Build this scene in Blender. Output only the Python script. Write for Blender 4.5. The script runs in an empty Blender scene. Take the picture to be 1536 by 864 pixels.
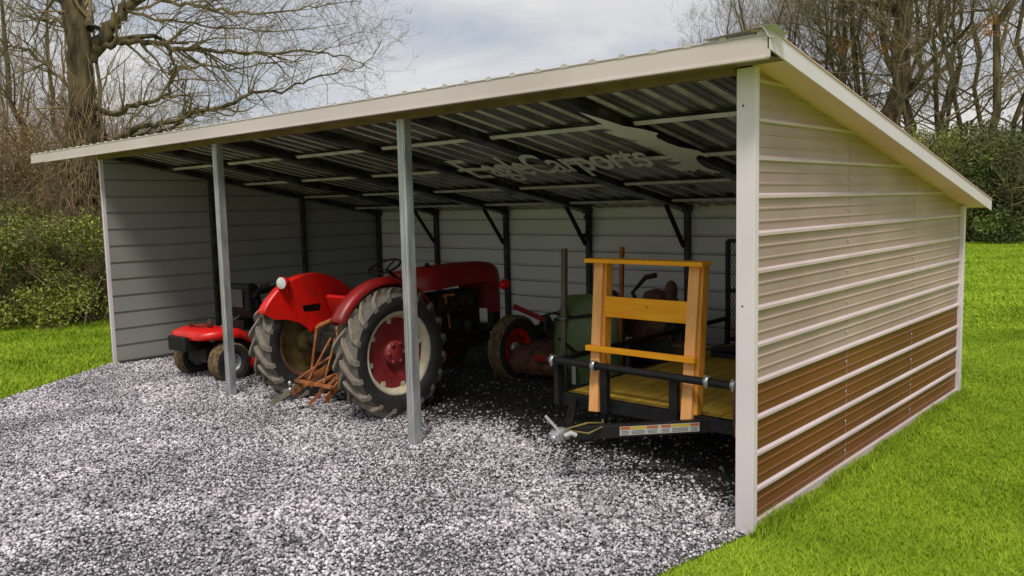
import bpy, bmesh, math, random
import numpy as np
from mathutils import Vector, Matrix
random.seed(7); rng = np.random.default_rng(7)
C = bpy.context.scene.collection
PI = math.pi

# ------------------------------------------------------------------ camera
cam = bpy.data.cameras.new('camera'); co = bpy.data.objects.new('camera', cam); C.objects.link(co)
CAM = Vector((2.388, -4.859, 2.175)); YAW, PITCH, ROLL = -0.7375, -0.1005, -0.0240
f = Vector((math.sin(YAW)*math.cos(PITCH), math.cos(YAW)*math.cos(PITCH), math.sin(PITCH)))
r = Vector((math.cos(YAW), -math.sin(YAW), 0)); u = r.cross(f)
r2 = r*math.cos(ROLL)+u*math.sin(ROLL); u2 = -r*math.sin(ROLL)+u*math.cos(ROLL)
M4 = Matrix((( r2.x,u2.x,-f.x,CAM.x),(r2.y,u2.y,-f.y,CAM.y),(r2.z,u2.z,-f.z,CAM.z),(0,0,0,1)))
co.matrix_world = M4
cam.sensor_width = 36; cam.lens = 1239.45/1536*36; cam.clip_end = 1000; cam.clip_start = .05
bpy.context.scene.camera = co

def gpos(px, d, dy=0):
    """ground point at bearing of picture column px, d metres away"""
    a = YAW + math.atan((px-768)/1239.45)
    return Vector((CAM.x+d*math.sin(a), CAM.y+d*math.cos(a), 0))

# ------------------------------------------------------------------ materials
def mat(name, col, rough=.6, metal=0., col2=None, scale=8., detail=4., bump=0., bscale=None, spec=.5, island=0., dist=0.0, mix=(.35,.65), stretch=None):
    m = bpy.data.materials.new(name); m.use_nodes = True
    nt = m.node_tree; N = nt.nodes; L = nt.links; b = N['Principled BSDF']
    b.inputs['Roughness'].default_value = rough; b.inputs['Metallic'].default_value = metal
    b.inputs['Specular IOR Level'].default_value = spec
    b.inputs['Base Color'].default_value = (*col, 1)
    tc = N.new('ShaderNodeTexCoord'); vec = tc.outputs['Object']
    if stretch:
        mp = N.new('ShaderNodeMapping'); mp.inputs['Scale'].default_value = stretch; L.new(vec, mp.inputs[0]); vec = mp.outputs[0]
    out = None
    if col2 is not None:
        n = N.new('ShaderNodeTexNoise'); n.inputs['Scale'].default_value = scale; n.inputs['Detail'].default_value = detail
        n.inputs['Distortion'].default_value = dist; L.new(vec, n.inputs['Vector'])
        cr = N.new('ShaderNodeValToRGB'); cr.color_ramp.elements[0].position = mix[0]; cr.color_ramp.elements[1].position = mix[1]
        cr.color_ramp.elements[0].color = (*col, 1); cr.color_ramp.elements[1].color = (*col2, 1)
        L.new(n.outputs['Fac'], cr.inputs[0]); out = cr.outputs[0]
        L.new(out, b.inputs['Base Color'])
    if island:
        g = N.new('ShaderNodeNewGeometry'); hs = N.new('ShaderNodeHueSaturation')
        mr = N.new('ShaderNodeMapRange'); mr.inputs['To Min'].default_value = 1-island; mr.inputs['To Max'].default_value = 1+island
        L.new(g.outputs['Random Per Island'], mr.inputs[0]); L.new(mr.outputs[0], hs.inputs['Value'])
        if out: L.new(out, hs.inputs['Color'])
        else: hs.inputs['Color'].default_value = (*col, 1)
        L.new(hs.outputs[0], b.inputs['Base Color'])
    if bump:
        n2 = N.new('ShaderNodeTexNoise'); n2.inputs['Scale'].default_value = bscale or scale*3; n2.inputs['Detail'].default_value = 5
        L.new(vec, n2.inputs['Vector']); bp = N.new('ShaderNodeBump'); bp.inputs['Strength'].default_value = bump; bp.inputs['Distance'].default_value = .02
        L.new(n2.outputs['Fac'], bp.inputs['Height']); L.new(bp.outputs[0], b.inputs['Normal'])
    return m

M = {}
M['tan'] = mat('tan_steel', (.43,.298,.270), .45, 0, (.54,.385,.35), .9, 4, .08, 2.5, spec=.35)
M['brown'] = mat('brown_steel', (.18,.062,.017), .45, 0, (.24,.088,.026), .8, 3, .06, 2.5, spec=.22)
M['rib'] = mat('rib_steel_highlight', (.62,.49,.50), .36, 0, (.74,.60,.61), 1.5, 3)  # pale colour paints the sky's reflection onto the ribs
def weather(m, top, amount=.5):
    nt = m.node_tree; N = nt.nodes; L = nt.links; b = N['Principled BSDF']; src = b.inputs['Base Color'].links[0].from_socket
    tc = N.new('ShaderNodeTexCoord'); sx = N.new('ShaderNodeSeparateXYZ'); L.new(tc.outputs['Object'], sx.inputs[0])
    mr = N.new('ShaderNodeMapRange'); mr.inputs['From Min'].default_value = 0; mr.inputs['From Max'].default_value = top; mr.inputs['To Min'].default_value = 1; mr.inputs['To Max'].default_value = 0; L.new(sx.outputs['Z'], mr.inputs[0])
    mp = N.new('ShaderNodeMapping'); mp.inputs['Scale'].default_value = (9,9,1.3); L.new(tc.outputs['Object'], mp.inputs[0])
    n = N.new('ShaderNodeTexNoise'); n.inputs['Scale'].default_value = 1; n.inputs['Detail'].default_value = 8; n.inputs['Roughness'].default_value = .7; L.new(mp.outputs[0], n.inputs['Vector'])
    m1 = N.new('ShaderNodeMath'); m1.operation = 'MULTIPLY_ADD'; m1.inputs[1].default_value = .55; m1.inputs[2].default_value = -.12; L.new(mr.outputs[0], m1.inputs[0])
    m2 = N.new('ShaderNodeMath'); m2.operation = 'MULTIPLY'; m2.use_clamp = True; L.new(n.outputs['Fac'], m2.inputs[0]); 
    m3 = N.new('ShaderNodeMath'); m3.operation = 'ADD'; m3.inputs[1].default_value = .30; L.new(m1.outputs[0], m3.inputs[0]); L.new(m3.outputs[0], m2.inputs[1])
    m4 = N.new('ShaderNodeMath'); m4.operation = 'MULTIPLY'; m4.inputs[1].default_value = amount*1.6; m4.use_clamp = True; L.new(m2.outputs[0], m4.inputs[0])
    mx = N.new('ShaderNodeMix'); mx.data_type = 'RGBA'; L.new(m4.outputs[0], mx.inputs[0]); L.new(src, mx.inputs[6]); mx.inputs[7].default_value = (.17,.13,.09,1); L.new(mx.outputs[2], b.inputs['Base Color'])
weather(M['brown'], .35, .15); weather(M['tan'], 1.2, .12); weather(M['rib'], .8, .25)
M['inner'] = mat('inner_steel', (.70,.68,.65), .42, 0, (.79,.77,.73), .7, 3, .05, 2)
M['inner_shade'] = mat('inner_steel_shaded', (.30,.305,.27), .45, 0, (.36,.365,.325), .7, 3, .05, 2)  # same panels as the back wall, shade put into a darker colour
M['inner_line'] = mat('inner_groove', (.16,.15,.14), .6)
M['white'] = mat('white_trim', (.83,.72,.78), .4, 0, (.89,.78,.845), 1.5, 3, .04, 6)
M['trim'] = mat('fascia_trim', (.66,.555,.53), .4, 0, (.76,.65,.63), .7, 4, .04, 5)
M['soffit'] = mat('soffit_tan', (.88,.53,.56), .6, 0, (.94,.61,.63), 1.2, 3, spec=.2)
weather(M['white'], .5, .35); weather(M['trim'], .5, .3)
M['galv'] = mat('galvanised_steel', (.36,.37,.38), .42, .55, (.55,.56,.58), 14, 5, .05, 30, stretch=(1,1,.25))
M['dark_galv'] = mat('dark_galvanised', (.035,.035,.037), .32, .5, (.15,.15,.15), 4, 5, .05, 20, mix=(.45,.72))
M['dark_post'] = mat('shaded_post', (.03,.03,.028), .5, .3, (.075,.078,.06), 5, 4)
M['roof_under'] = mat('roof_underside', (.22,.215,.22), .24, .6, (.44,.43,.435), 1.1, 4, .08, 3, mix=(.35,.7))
M['roof_rib'] = mat('roof_rib_underside', (.54,.52,.52), .4, .1, (.74,.71,.70), 5, 3)
M['roof_top'] = mat('roof_top', (.52,.48,.46), .5, 0, (.62,.58,.55), 3, 3)
M['wood_trim'] = mat('header_brown', (.17,.105,.05), .6, 0, (.26,.17,.09), 5, 4)
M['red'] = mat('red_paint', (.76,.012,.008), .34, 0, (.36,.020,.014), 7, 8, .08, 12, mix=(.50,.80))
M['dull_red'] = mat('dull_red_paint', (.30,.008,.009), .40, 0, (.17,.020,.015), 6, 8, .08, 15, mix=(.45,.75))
M['disc_red'] = mat('rim_red_paint', (.22,.015,.02), .45, 0, (.30,.04,.04), 5, 4)
M['cream'] = mat('cream_rim', (.52,.45,.29), .5, 0, (.66,.62,.50), 9, 4)
M['rubber'] = mat('dusty_rubber', (.10,.088,.072), .85, 0, (.16,.14,.115), 9, 5, .3, 60)
M['lug'] = mat('dusty_lug', (.19,.16,.128), .85, 0, (.28,.24,.19), 12, 5, .3, 50)
M['black_rubber'] = mat('side_rubber', (.018,.018,.018), .7, 0, (.035,.034,.032), 9, 4, .1, 50)
M['mud_rubber'] = mat('muddy_rubber', (.075,.05,.025), .9, 0, (.23,.155,.07), 22, 5, .5, 60)
M['black'] = mat('black_paint', (.008,.008,.009), .5, 0, (.016,.015,.015), 9, 3, spec=.3)
M['black_matte'] = mat('black_matte', (.010,.010,.010), .75, 0, (.022,.02,.018), 9, 3, .1, 30)
M['engine'] = mat('greasy_iron', (.008,.007,.006), .6, .2, (.035,.028,.02), 10, 5, .3, 30)
M['rust'] = mat('rusty_orange', (.23,.065,.018), .8, 0, (.42,.15,.04), 9, 5, .3, 40)
M['rust_dark'] = mat('dark_rust', (.06,.025,.014), .85, 0, (.17,.075,.045), 9, 5, .3, 40)
M['yellow_hub'] = mat('muddy_yellow_hub', (.13,.095,.03), .8, 0, (.26,.18,.05), 9, 5, .3, 30)
M['pine'] = mat('yellow_pine', (.80,.32,.035), .55, 0, (.90,.42,.07), 6, 6, .08, 30, stretch=(5,5,.5), spec=.15)
M['pine_pale'] = mat('pale_pine', (.85,.39,.12), .6, 0, (.93,.48,.18), 6, 6, .08, 30, stretch=(5,5,.5), spec=.15)
M['pine_h'] = mat('yellow_pine_board', (.88,.34,.012), .5, 0, (.95,.43,.025), 5, 6, .08, 30, stretch=(.5,5,6), spec=.15)
M['grey_wood'] = mat('weathered_wood', (.13,.115,.075), .8, 0, (.2,.18,.12), 5, 5, .2, 30, stretch=(5,5,.6))
M['green'] = mat('green_enamel', (.085,.135,.045), .5, 0, (.15,.20,.085), 3, 5, .08, 10)
M['chrome'] = mat('bright_zinc', (.6,.6,.6), .3, .8)
M['lens'] = mat('lamp_lens', (.75,.75,.7), .12, 0, (.6,.6,.58), 20, 2)
M['amber'] = mat('amber_reflector', (.75,.22,.01), .25)
M['lab_white'] = mat('label_white', (.48,.48,.45), .5)
M['lab_yellow'] = mat('label_yellow', (.55,.40,.05), .5)
M['lab_red'] = mat('label_orange', (.46,.12,.05), .5)
M['lab_black'] = mat('label_black', (.03,.03,.03), .5)
M['seat'] = mat('black_vinyl', (.012,.012,.013), .7, spec=.3)
M['brown_box'] = mat('brown_box', (.11,.055,.025), .8, 0, (.17,.09,.045), 8, 4)
M['bark'] = mat('tree_bark', (.030,.022,.011), .95, 0, (.18,.135,.065), 7.0, 8, 1.0, 18, stretch=(1,1,.25))
M['twig'] = mat('grey_twig', (.15,.105,.05), .85, 0, (.32,.245,.13), 1.5, 3)
M['red_twig'] = mat('reddish_twig', (.21,.12,.08), .85, 0, (.33,.21,.15), .8, 3)
M['vine'] = mat('dry_vine', (.14,.095,.045), .9, 0, (.33,.24,.13), 5, 4)
M['scrub'] = mat('brown_scrub', (.24,.14,.055), .9, 0, (.46,.29,.13), .9, 4, island=.4)
M['leaf'] = mat('shrub_leaf', (.10,.125,.013), .6, 0, (.27,.30,.04), 1.1, 4, island=.5)
M['darkleaf'] = mat('evergreen_leaf', (.030,.045,.009), .7, 0, (.125,.155,.025), .7, 4, island=.5)
M['dryleaf'] = mat('dry_orange_leaf', (.35,.13,.02), .8, 0, (.46,.21,.05), 3, 2, island=.3)

# ground materials
def grass_mat(name, dark, light, isl):
    m = mat(name, dark, .85, 0, light, .9, 6, 0, spec=.15, island=isl, mix=(.3,.7))
    return m
M['grass_blade'] = grass_mat('grass_blade', (.185,.285,.015), (.37,.49,.038), .18)
def grass_ground():
    m = bpy.data.materials.new('grass_ground'); m.use_nodes = True
    nt = m.node_tree; N = nt.nodes; L = nt.links; b = N['Principled BSDF']; b.inputs['Roughness'].default_value = .95; b.inputs['Specular IOR Level'].default_value = .05
    tc = N.new('ShaderNodeTexCoord')
    n1 = N.new('ShaderNodeTexNoise'); n1.inputs['Scale'].default_value = .7; n1.inputs['Detail'].default_value = 8
    n2 = N.new('ShaderNodeTexNoise'); n2.inputs['Scale'].default_value = 14; n2.inputs['Detail'].default_value = 8; n2.inputs['Roughness'].default_value = .75
    for n in (n1, n2): L.new(tc.outputs['Object'], n.inputs['Vector'])
    mx = N.new('ShaderNodeMix'); mx.data_type = 'FLOAT'; mx.inputs[0].default_value = .6
    L.new(n1.outputs['Fac'], mx.inputs[2]); L.new(n2.outputs['Fac'], mx.inputs[3])
    cr = N.new('ShaderNodeValToRGB'); e = cr.color_ramp.elements; e[0].position = .36; e[0].color = (.13,.205,.010,1); e[1].position = .66; e[1].color = (.32,.44,.030,1)
    e2 = e.new(.5); e2.color = (.23,.345,.020,1)
    L.new(mx.outputs[0], cr.inputs[0]); L.new(cr.outputs[0], b.inputs['Base Color'])
    bp = N.new('ShaderNodeBump'); bp.inputs['Strength'].default_value = .6; bp.inputs['Distance'].default_value = .05
    L.new(n2.outputs['Fac'], bp.inputs['Height']); L.new(bp.outputs[0], b.inputs['Normal'])
    return m
M['grass_ground'] = grass_ground()
M['shade_soil'] = mat('shade_darkened_soil', (.012,.011,.009), .9, 0, (.05,.045,.038), 4, 8, .6, 30)  # soil with the shade under the roof put into its colour
M['fines'] = mat('stone_dust', (.05,.048,.048), .95, 0, (.17,.16,.16), 30, 8, .6, 60)
def stone_mat(name, ramp):
    m = bpy.data.materials.new(name); m.use_nodes = True
    nt = m.node_tree; N = nt.nodes; L = nt.links; b = N['Principled BSDF']; b.inputs['Roughness'].default_value = .8; b.inputs['Specular IOR Level'].default_value = .3
    g = N.new('ShaderNodeNewGeometry'); cr = N.new('ShaderNodeValToRGB'); el = cr.color_ramp.elements
    el[0].position = ramp[0][0]; el[0].color = (*ramp[0][1], 1); el[1].position = ramp[-1][0]; el[1].color = (*ramp[-1][1], 1)
    for p_, c_ in ramp[1:-1]: e = el.new(p_); e.color = (*c_, 1)
    L.new(g.outputs['Random Per Island'], cr.inputs[0])
    tc = N.new('ShaderNodeTexCoord'); n = N.new('ShaderNodeTexNoise'); n.inputs['Scale'].default_value = 1.5; n.inputs['Detail'].default_value = 6; L.new(tc.outputs['Object'], n.inputs['Vector'])
    mr = N.new('ShaderNodeMapRange'); mr.inputs['From Min'].default_value = .3; mr.inputs['From Max'].default_value = .7; mr.inputs['To Min'].default_value = .62; mr.inputs['To Max'].default_value = 1.2
    hs = N.new('ShaderNodeHueSaturation'); L.new(n.outputs['Fac'], mr.inputs[0]); L.new(mr.outputs[0], hs.inputs['Value']); L.new(cr.outputs[0], hs.inputs['Color'])
    L.new(hs.outputs[0], b.inputs['Base Color'])
    return m
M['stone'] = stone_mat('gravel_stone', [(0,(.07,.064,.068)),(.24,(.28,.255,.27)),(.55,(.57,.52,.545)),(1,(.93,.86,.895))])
M['stone_shade'] = stone_mat('shade_darkened_gravel_stone', [(0,(.012,.012,.012)),(.6,(.04,.038,.036)),(.86,(.10,.097,.093)),(1,(.42,.40,.39))])  # darker copy of the gravel: roof shade painted into the stones

def logo_mat():
    m = bpy.data.materials.new('faded_white_print'); m.use_nodes = True
    nt = m.node_tree; N = nt.nodes; L = nt.links; b = N['Principled BSDF']
    b.inputs['Base Color'].default_value = (1,1,1,1); b.inputs['Roughness'].default_value = .5
    b.inputs['Alpha'].default_value = .94
    return m
M['logo'] = logo_mat()

def mesh_mat():   # expanded steel mesh: diamond holes
    m = bpy.data.materials.new('expanded_mesh'); m.use_nodes = True
    b = m.node_tree.nodes['Principled BSDF']; b.inputs['Base Color'].default_value = (.02,.02,.02,1); b.inputs['Roughness'].default_value = .5
    return m
M['mesh'] = mesh_mat()

# ------------------------------------------------------------------ helpers
class MB:
    def __init__(s): s.v = []; s.f = []; s.m = []; s.sm = []
    def add(s, vs, fs, mi=0, sm=False):
        o = len(s.v); s.v += [tuple(v) for v in vs]; s.f += [tuple(i+o for i in f_) for f_ in fs]; s.m += [mi]*len(fs); s.sm += [sm]*len(fs); return s
    def box(s, a, b, mi=0, R=None, c=None):
        x0,y0,z0 = a; x1,y1,z1 = b
        vs = [Vector(p) for p in ((x0,y0,z0),(x1,y0,z0),(x1,y1,z0),(x0,y1,z0),(x0,y0,z1),(x1,y0,z1),(x1,y1,z1),(x0,y1,z1))]
        if R is not None:
            c = Vector(c); vs = [R@(v-c)+c for v in vs]
        return s.add(vs, [(0,3,2,1),(4,5,6,7),(0,1,5,4),(1,2,6,5),(2,3,7,6),(3,0,4,7)], mi)
    def bar(s, p, q, w, h, up=(0,0,1), mi=0):
        p = Vector(p); q = Vector(q); d = (q-p).normalized(); x = d.cross(Vector(up))
        if x.length < 1e-4: x = d.cross(Vector((1,0,0)))
        x.normalize(); z = x.cross(d); x *= w/2; z *= h/2
        vs = [p-x-z,p+x-z,p+x+z,p-x+z,q-x-z,q+x-z,q+x+z,q-x+z]
        return s.add(vs, [(0,3,2,1),(4,5,6,7),(0,1,5,4),(1,2,6,5),(2,3,7,6),(3,0,4,7)][:] if False else [(3,2,1,0),(4,5,6,7),(0,1,5,4),(1,2,6,5),(2,3,7,6),(3,0,4,7)], mi)
    def tube(s, pts, rad, n=10, mi=0, caps=True, closed=False):
        pts = [Vector(p) for p in pts]; k = len(pts)
        if not isinstance(rad, (list, tuple)): rad = [rad]*k
        ref = Vector((0,0,1)); vs = []
        for i, p in enumerate(pts):
            if closed: t = (pts[(i+1)%k]-pts[i-1])
            else: t = pts[min(i+1,k-1)]-pts[max(i-1,0)]
            t.normalize(); a = t.cross(ref)
            if a.length < .05: a = t.cross(Vector((1,0,0)))
            a.normalize(); b = a.cross(t); ref = b if not closed else ref
            for j in range(n):
                th = 2*PI*j/n; vs.append(p+(a*math.cos(th)+b*math.sin(th))*rad[i])
        fs = []
        for i in range(k if closed else k-1):
            for j in range(n):
                A = i*n+j; B = i*n+(j+1)%n; i2 = (i+1)%k; fs.append((A, i2*n+j, i2*n+(j+1)%n, B))
        s.add(vs, fs, mi, True)
        if caps and not closed:
            s.add(vs[:n], [tuple(range(n))], mi); s.add(vs[-n:], [tuple(range(n-1,-1,-1))], mi)
        return s
    def lathe(s, prof, n=32, axis='x', c=(0,0,0), mi=0, sm=True, a0=0, a1=2*PI):
        """prof: list of (t, r) along the axis"""
        full = abs(a1-a0-2*PI) < 1e-6; c = Vector(c); vs = []; m = n if full else n+1
        for i in range(m):
            th = a0+(a1-a0)*i/n; cs, sn = math.cos(th), math.sin(th)
            for t, r_ in prof:
                if axis == 'x': p = (t, r_*cs, r_*sn)
                elif axis == 'y': p = (r_*cs, t, r_*sn)
                else: p = (r_*cs, r_*sn, t)
                vs.append(c+Vector(p))
        k = len(prof); fs = []
        for i in range(n):
            i2 = (i+1) % m
            for j in range(k-1): fs.append((i*k+j, i*k+j+1, i2*k+j+1, i2*k+j))
        return s.add(vs, fs, mi, sm)
    def ball(s, c, rx, ry=None, rz=None, n=12, mi=0):
        ry = ry or rx; rz = rz or rx; c = Vector(c); vs = []; fs = []; h = n//2
        for i in range(h+1):
            ph = PI*i/h
            for j in range(n):
                th = 2*PI*j/n; vs.append(c+Vector((rx*math.sin(ph)*math.cos(th), ry*math.sin(ph)*math.sin(th), rz*math.cos(ph))))
        for i in range(h):
            for j in range(n): fs.append((i*n+j, (i+1)*n+j, (i+1)*n+(j+1)%n, i*n+(j+1)%n))
        return s.add(vs, fs, mi, True)
    def prism(s, poly, w0, w1, axis='x', mi=0, sm=False):
        """poly in the two other axes, extruded along axis"""
        def P(a, b, w): return {'x':(w,a,b),'y':(a,w,b),'z':(a,b,w)}[axis]
        n = len(poly); vs = [P(a,b,w0) for a,b in poly]+[P(a,b,w1) for a,b in poly]
        fs = [tuple(range(n-1,-1,-1)), tuple(range(n,2*n))]+[(i,(i+1)%n,n+(i+1)%n,n+i) for i in range(n)]
        return s.add(vs, fs, mi, sm)
    def build(s, name, mats, parent=None, bevel=0, loc=None, smooth_angle=None):
        me = bpy.data.meshes.new(name); me.from_pydata(s.v, [], s.f)
        if not isinstance(mats, (list, tuple)): mats = [mats]
        for m_ in mats: me.materials.append(M[m_] if isinstance(m_, str) else m_)
        me.polygons.foreach_set('material_index', s.m); me.polygons.foreach_set('use_smooth', s.sm); me.update()
        bm = bmesh.new(); bm.from_mesh(me); bmesh.ops.recalc_face_normals(bm, faces=bm.faces[:])
        if bevel:
            bmesh.ops.remove_doubles(bm, verts=bm.verts[:], dist=1e-5)
        bm.to_mesh(me); bm.free()
        o = bpy.data.objects.new(name, me); C.objects.link(o)
        if parent: o.parent = parent
        if loc: o.location = loc
        if bevel:
            b = o.modifiers.new('bevel', 'BEVEL'); b.width = bevel; b.segments = 2; b.limit_method = 'ANGLE'; b.angle_limit = .7
        return o
def tag(o, label=None, cat=None, group=None, kind=None):
    if label: o['label'] = label
    if cat: o['category'] = cat
    if group: o['group'] = group
    if kind: o['kind'] = kind
    return o
def empty(name, loc, rz, label, cat, group=None):
    o = bpy.data.objects.new(name, None); C.objects.link(o); o.location = loc; o.rotation_euler = (0,0,rz); o.empty_display_size = .2
    return tag(o, label, cat, group)
def npmesh(name, V, F, m, smooth=False):
    """fast mesh from numpy; F (n,k) or list of such"""
    me = bpy.data.meshes.new(name); Fs = F if isinstance(F, list) else [F]
    me.vertices.add(len(V)); me.vertices.foreach_set('co', np.ascontiguousarray(V, dtype=np.float32).ravel())
    tot = sum(f_.size for f_ in Fs); nf = sum(len(f_) for f_ in Fs)
    me.loops.add(tot); me.loops.foreach_set('vertex_index', np.concatenate([f_.ravel() for f_ in Fs]).astype(np.int32))
    sz = np.concatenate([np.full(len(f_), f_.shape[1]) for f_ in Fs]); st = np.concatenate([[0], np.cumsum(sz)[:-1]])
    me.polygons.add(nf); me.polygons.foreach_set('loop_start', st.astype(np.int32))
    if smooth: me.polygons.foreach_set('use_smooth', np.ones(nf, dtype=bool))
    me.update(calc_edges=True); me.validate()
    me.materials.append(M[m] if isinstance(m, str) else m)
    return me
def npobj(name, V, F, m, parent=None, smooth=False):
    o = bpy.data.objects.new(name, npmesh(name, V, F, m, smooth)); C.objects.link(o)
    if parent: o.parent = parent
    return o
def copy_tree(o, parent=None):
    c = o.copy(); C.objects.link(c)
    if parent: c.parent = parent; c.matrix_parent_inverse = o.matrix_parent_inverse
    for ch in list(o.children): copy_tree(ch, c)
    return c

# ------------------------------------------------------------------ dimensions of the shed
W = 9.815; D = 4.92; H = 3.0; HB = 2.05; SL = (HB-H)/D; BAY = W/6
def roofz(y): return H+SL*y

# ------------------------------------------------------------------ ground
g = MB(); g.add([(-260,-260,0),(260,-260,0),(260,260,0),(-260,260,0)], [(0,1,2,3)]); tag(g.build('grass_field', 'grass_ground'), kind='structure')
PAD = [(-9.9,-.05),(-8.57,-1.85),(-6.3,-5.6),(-4.5,-9),(-1.2,-9),(-.5,-3.2),(-.13,-.95),(-.0,-.1),(0,4.9),(-9.82,4.9)]
def in_pad(x, y):
    ins = np.zeros(len(x), bool); n = len(PAD)
    for i in range(n):
        x1,y1 = PAD[i]; x2,y2 = PAD[(i+1)%n]
        c = ((y1 > y) != (y2 > y)) & (x < (x2-x1)*(y-y1)/(y2-y1+1e-12)+x1); ins ^= c
    return ins
g = MB(); g.add([(a,b,.006) for a,b in PAD], [tuple(range(len(PAD)))]); tag(g.build('gravel_drive', 'fines'), kind='structure')
g = MB(); g.add([(-9.78,.75,.011),(-5,.42,.011),(-3,.75,.011),(-1.2,.36,.011),(-.02,.36,.011),(-.02,4.88,.011),(-9.78,4.88,.011)], [(0,1,2,3,4,5,6)]); tag(g.build('shaded_dirt_floor', 'shade_soil'), kind='structure')  # dirt patch cut along the shade line, coloured dark for the shade

# ico base for stones
def ico():
    t = (1+5**.5)/2; v = np.array([(-1,t,0),(1,t,0),(-1,-t,0),(1,-t,0),(0,-1,t),(0,1,t),(0,-1,-t),(0,1,-t),(t,0,-1),(t,0,1),(-t,0,-1),(-t,0,1)], float); v /= np.linalg.norm(v[0])
    f_ = np.array([(0,11,5),(0,5,1),(0,1,7),(0,7,10),(0,10,11),(1,5,9),(5,11,4),(11,10,2),(10,7,6),(7,1,8),(3,9,4),(3,4,2),(3,2,6),(3,6,8),(3,8,9),(4,9,5),(2,4,11),(6,2,10),(8,6,7),(9,8,1)])
    return v, f_
IV, IF = ico()
def stones(name, x, y, size, z0, m, lab):
    n = len(x); k = 12
    var = IV[None]*(1+rng.normal(0, .17, (n,k,1)))
    sc = np.stack([rng.uniform(.75,1.35,n), rng.uniform(.7,1.1,n), rng.uniform(.5,.85,n)], 1)*size[:,None]*.5
    var = var*sc[:,None,:]
    a = rng.uniform(0, 2*PI, n); b = rng.normal(0, .5, n)
    cb, sb = np.cos(b)[:,None], np.sin(b)[:,None]; Y = var[:,:,1]*cb-var[:,:,2]*sb; Z = var[:,:,1]*sb+var[:,:,2]*cb
    ca, sa = np.cos(a)[:,None], np.sin(a)[:,None]; X = var[:,:,0]*ca-Y*sa; Y2 = var[:,:,0]*sa+Y*ca
    V = np.stack([X+x[:,None], Y2+y[:,None], Z+z0[:,None]], 2).reshape(-1,3)
    F = (IF[None]+(np.arange(n)*k)[:,None,None]).reshape(-1,3)
    o = npobj(name, V, F, m); tag(o, lab, 'gravel', kind='stuff'); return o
def shade_edge(x): return .30+.34*np.exp(-((x+3.2)/1.3)**2)+.30*np.exp(-((x+8.6)/1.6)**2)+.07*np.sin(x*3.7)+.05*np.sin(x*7.3)  # front edge of the painted shade under the roof
# outside gravel: denser and finer near the camera
x = rng.uniform(-10, .05, 330000); y = rng.uniform(-4.4, 1.9, 330000)
keep = in_pad(x, y)
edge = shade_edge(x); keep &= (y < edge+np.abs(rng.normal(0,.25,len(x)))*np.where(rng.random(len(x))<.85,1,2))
# frustum cull (a margin all round)
def incam(x, y, mgn=1.12):
    dx = x-CAM.x; dy = y-CAM.y; zc = dx*f.x+dy*f.y-CAM.z*f.z; xr = (dx*r2.x+dy*r2.y-CAM.z*r2.z)/zc; yu = (dx*u2.x+dy*u2.y-CAM.z*u2.z)/zc
    return (zc > .5) & (np.abs(xr) < .62*mgn+.12) & (yu > -.349*mgn-.06)
keep &= incam(x, y); x = x[keep]; y = y[keep]; n = len(x)
if n > 135000: x = x[:135000]; y = y[:135000]; n = 135000
size = rng.uniform(.012, .031, n)*np.where(rng.random(n)<.04,1.5,1)*(1+.25*np.sin(x*2.1+1)*np.sin(y*2.7))
hump = .03*np.clip(1-np.hypot((x+5)/4,(y+1)/1.5),0,1)
stones('gravel', x, y, size, rng.uniform(.008,.03,n), 'stone', 'pale grey and white crushed stone spread in front of the shed')
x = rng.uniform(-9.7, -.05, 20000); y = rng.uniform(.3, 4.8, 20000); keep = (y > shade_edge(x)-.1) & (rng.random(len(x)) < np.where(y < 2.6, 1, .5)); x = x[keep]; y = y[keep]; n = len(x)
stones('gravel', x, y, rng.uniform(.012,.036,n), rng.uniform(.012,.02,n), 'stone_shade', 'sparse stones darkened for the roof shade over the dirt floor inside the shed')

# grass blades
def grass(name, x, y, h, w, lab, tilt=.45):
    n = len(x); a = rng.uniform(0, 2*PI, n); ca, sa = np.cos(a), np.sin(a); ln = rng.uniform(.1, tilt, n)*h*2; b = rng.uniform(0, 2*PI, n)
    p0 = np.stack([x-ca*w/2, y-sa*w/2, np.zeros(n)], 1); p1 = np.stack([x+ca*w/2, y+sa*w/2, np.zeros(n)], 1)
    m1 = np.stack([x+ca*w*.35+np.cos(b)*ln*.35, y+sa*w*.35+np.sin(b)*ln*.35, h*.6], 1); m0 = np.stack([x-ca*w*.35+np.cos(b)*ln*.35, y-sa*w*.35+np.sin(b)*ln*.35, h*.6], 1)
    tp = np.stack([x+np.cos(b)*ln, y+np.sin(b)*ln, h], 1)
    V = np.stack([p0,p1,m1,m0,tp], 1).reshape(-1,3); o5 = (np.arange(n)*5)[:,None]
    o = npobj(name, V, [o5+np.array([[0,1,2,3]]), o5+np.array([[3,2,4]])], 'grass_blade'); tag(o, lab, 'grass', kind='stuff'); return o
def clump(x, y): return .5+.5*(np.sin(x*3.1+np.sin(y*2.3)*1.5)*np.sin(y*3.7+np.sin(x*1.9)*1.7)*.6+np.sin(x*7.7+y*3.1)*np.sin(y*8.3-x*2.2)*.4)
n = 430000; t = rng.random(n)**.62; d = 3.2+t*15; az = rng.uniform(-24, 0, n) ; az = np.radians(rng.uniform(-42, -8, n)); x = CAM.x+d*np.sin(az); y = CAM.y+d*np.cos(az)
keep = (~in_pad(x, y)) & ((x > .06) | (y < -.03) | (y > 5.15)) & incam(x, y, 1.2); x, y = x[keep], y[keep]
h = rng.uniform(.014,.040,len(x))*(.7+.6*clump(x, y)); dd = np.hypot(x-CAM.x, y-CAM.y)
grass('grass', x, y, h, rng.uniform(.003,.0065,len(x))*(1+dd*.05), 'short bright green lawn grass running along the right side of the shed', .9)
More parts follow.
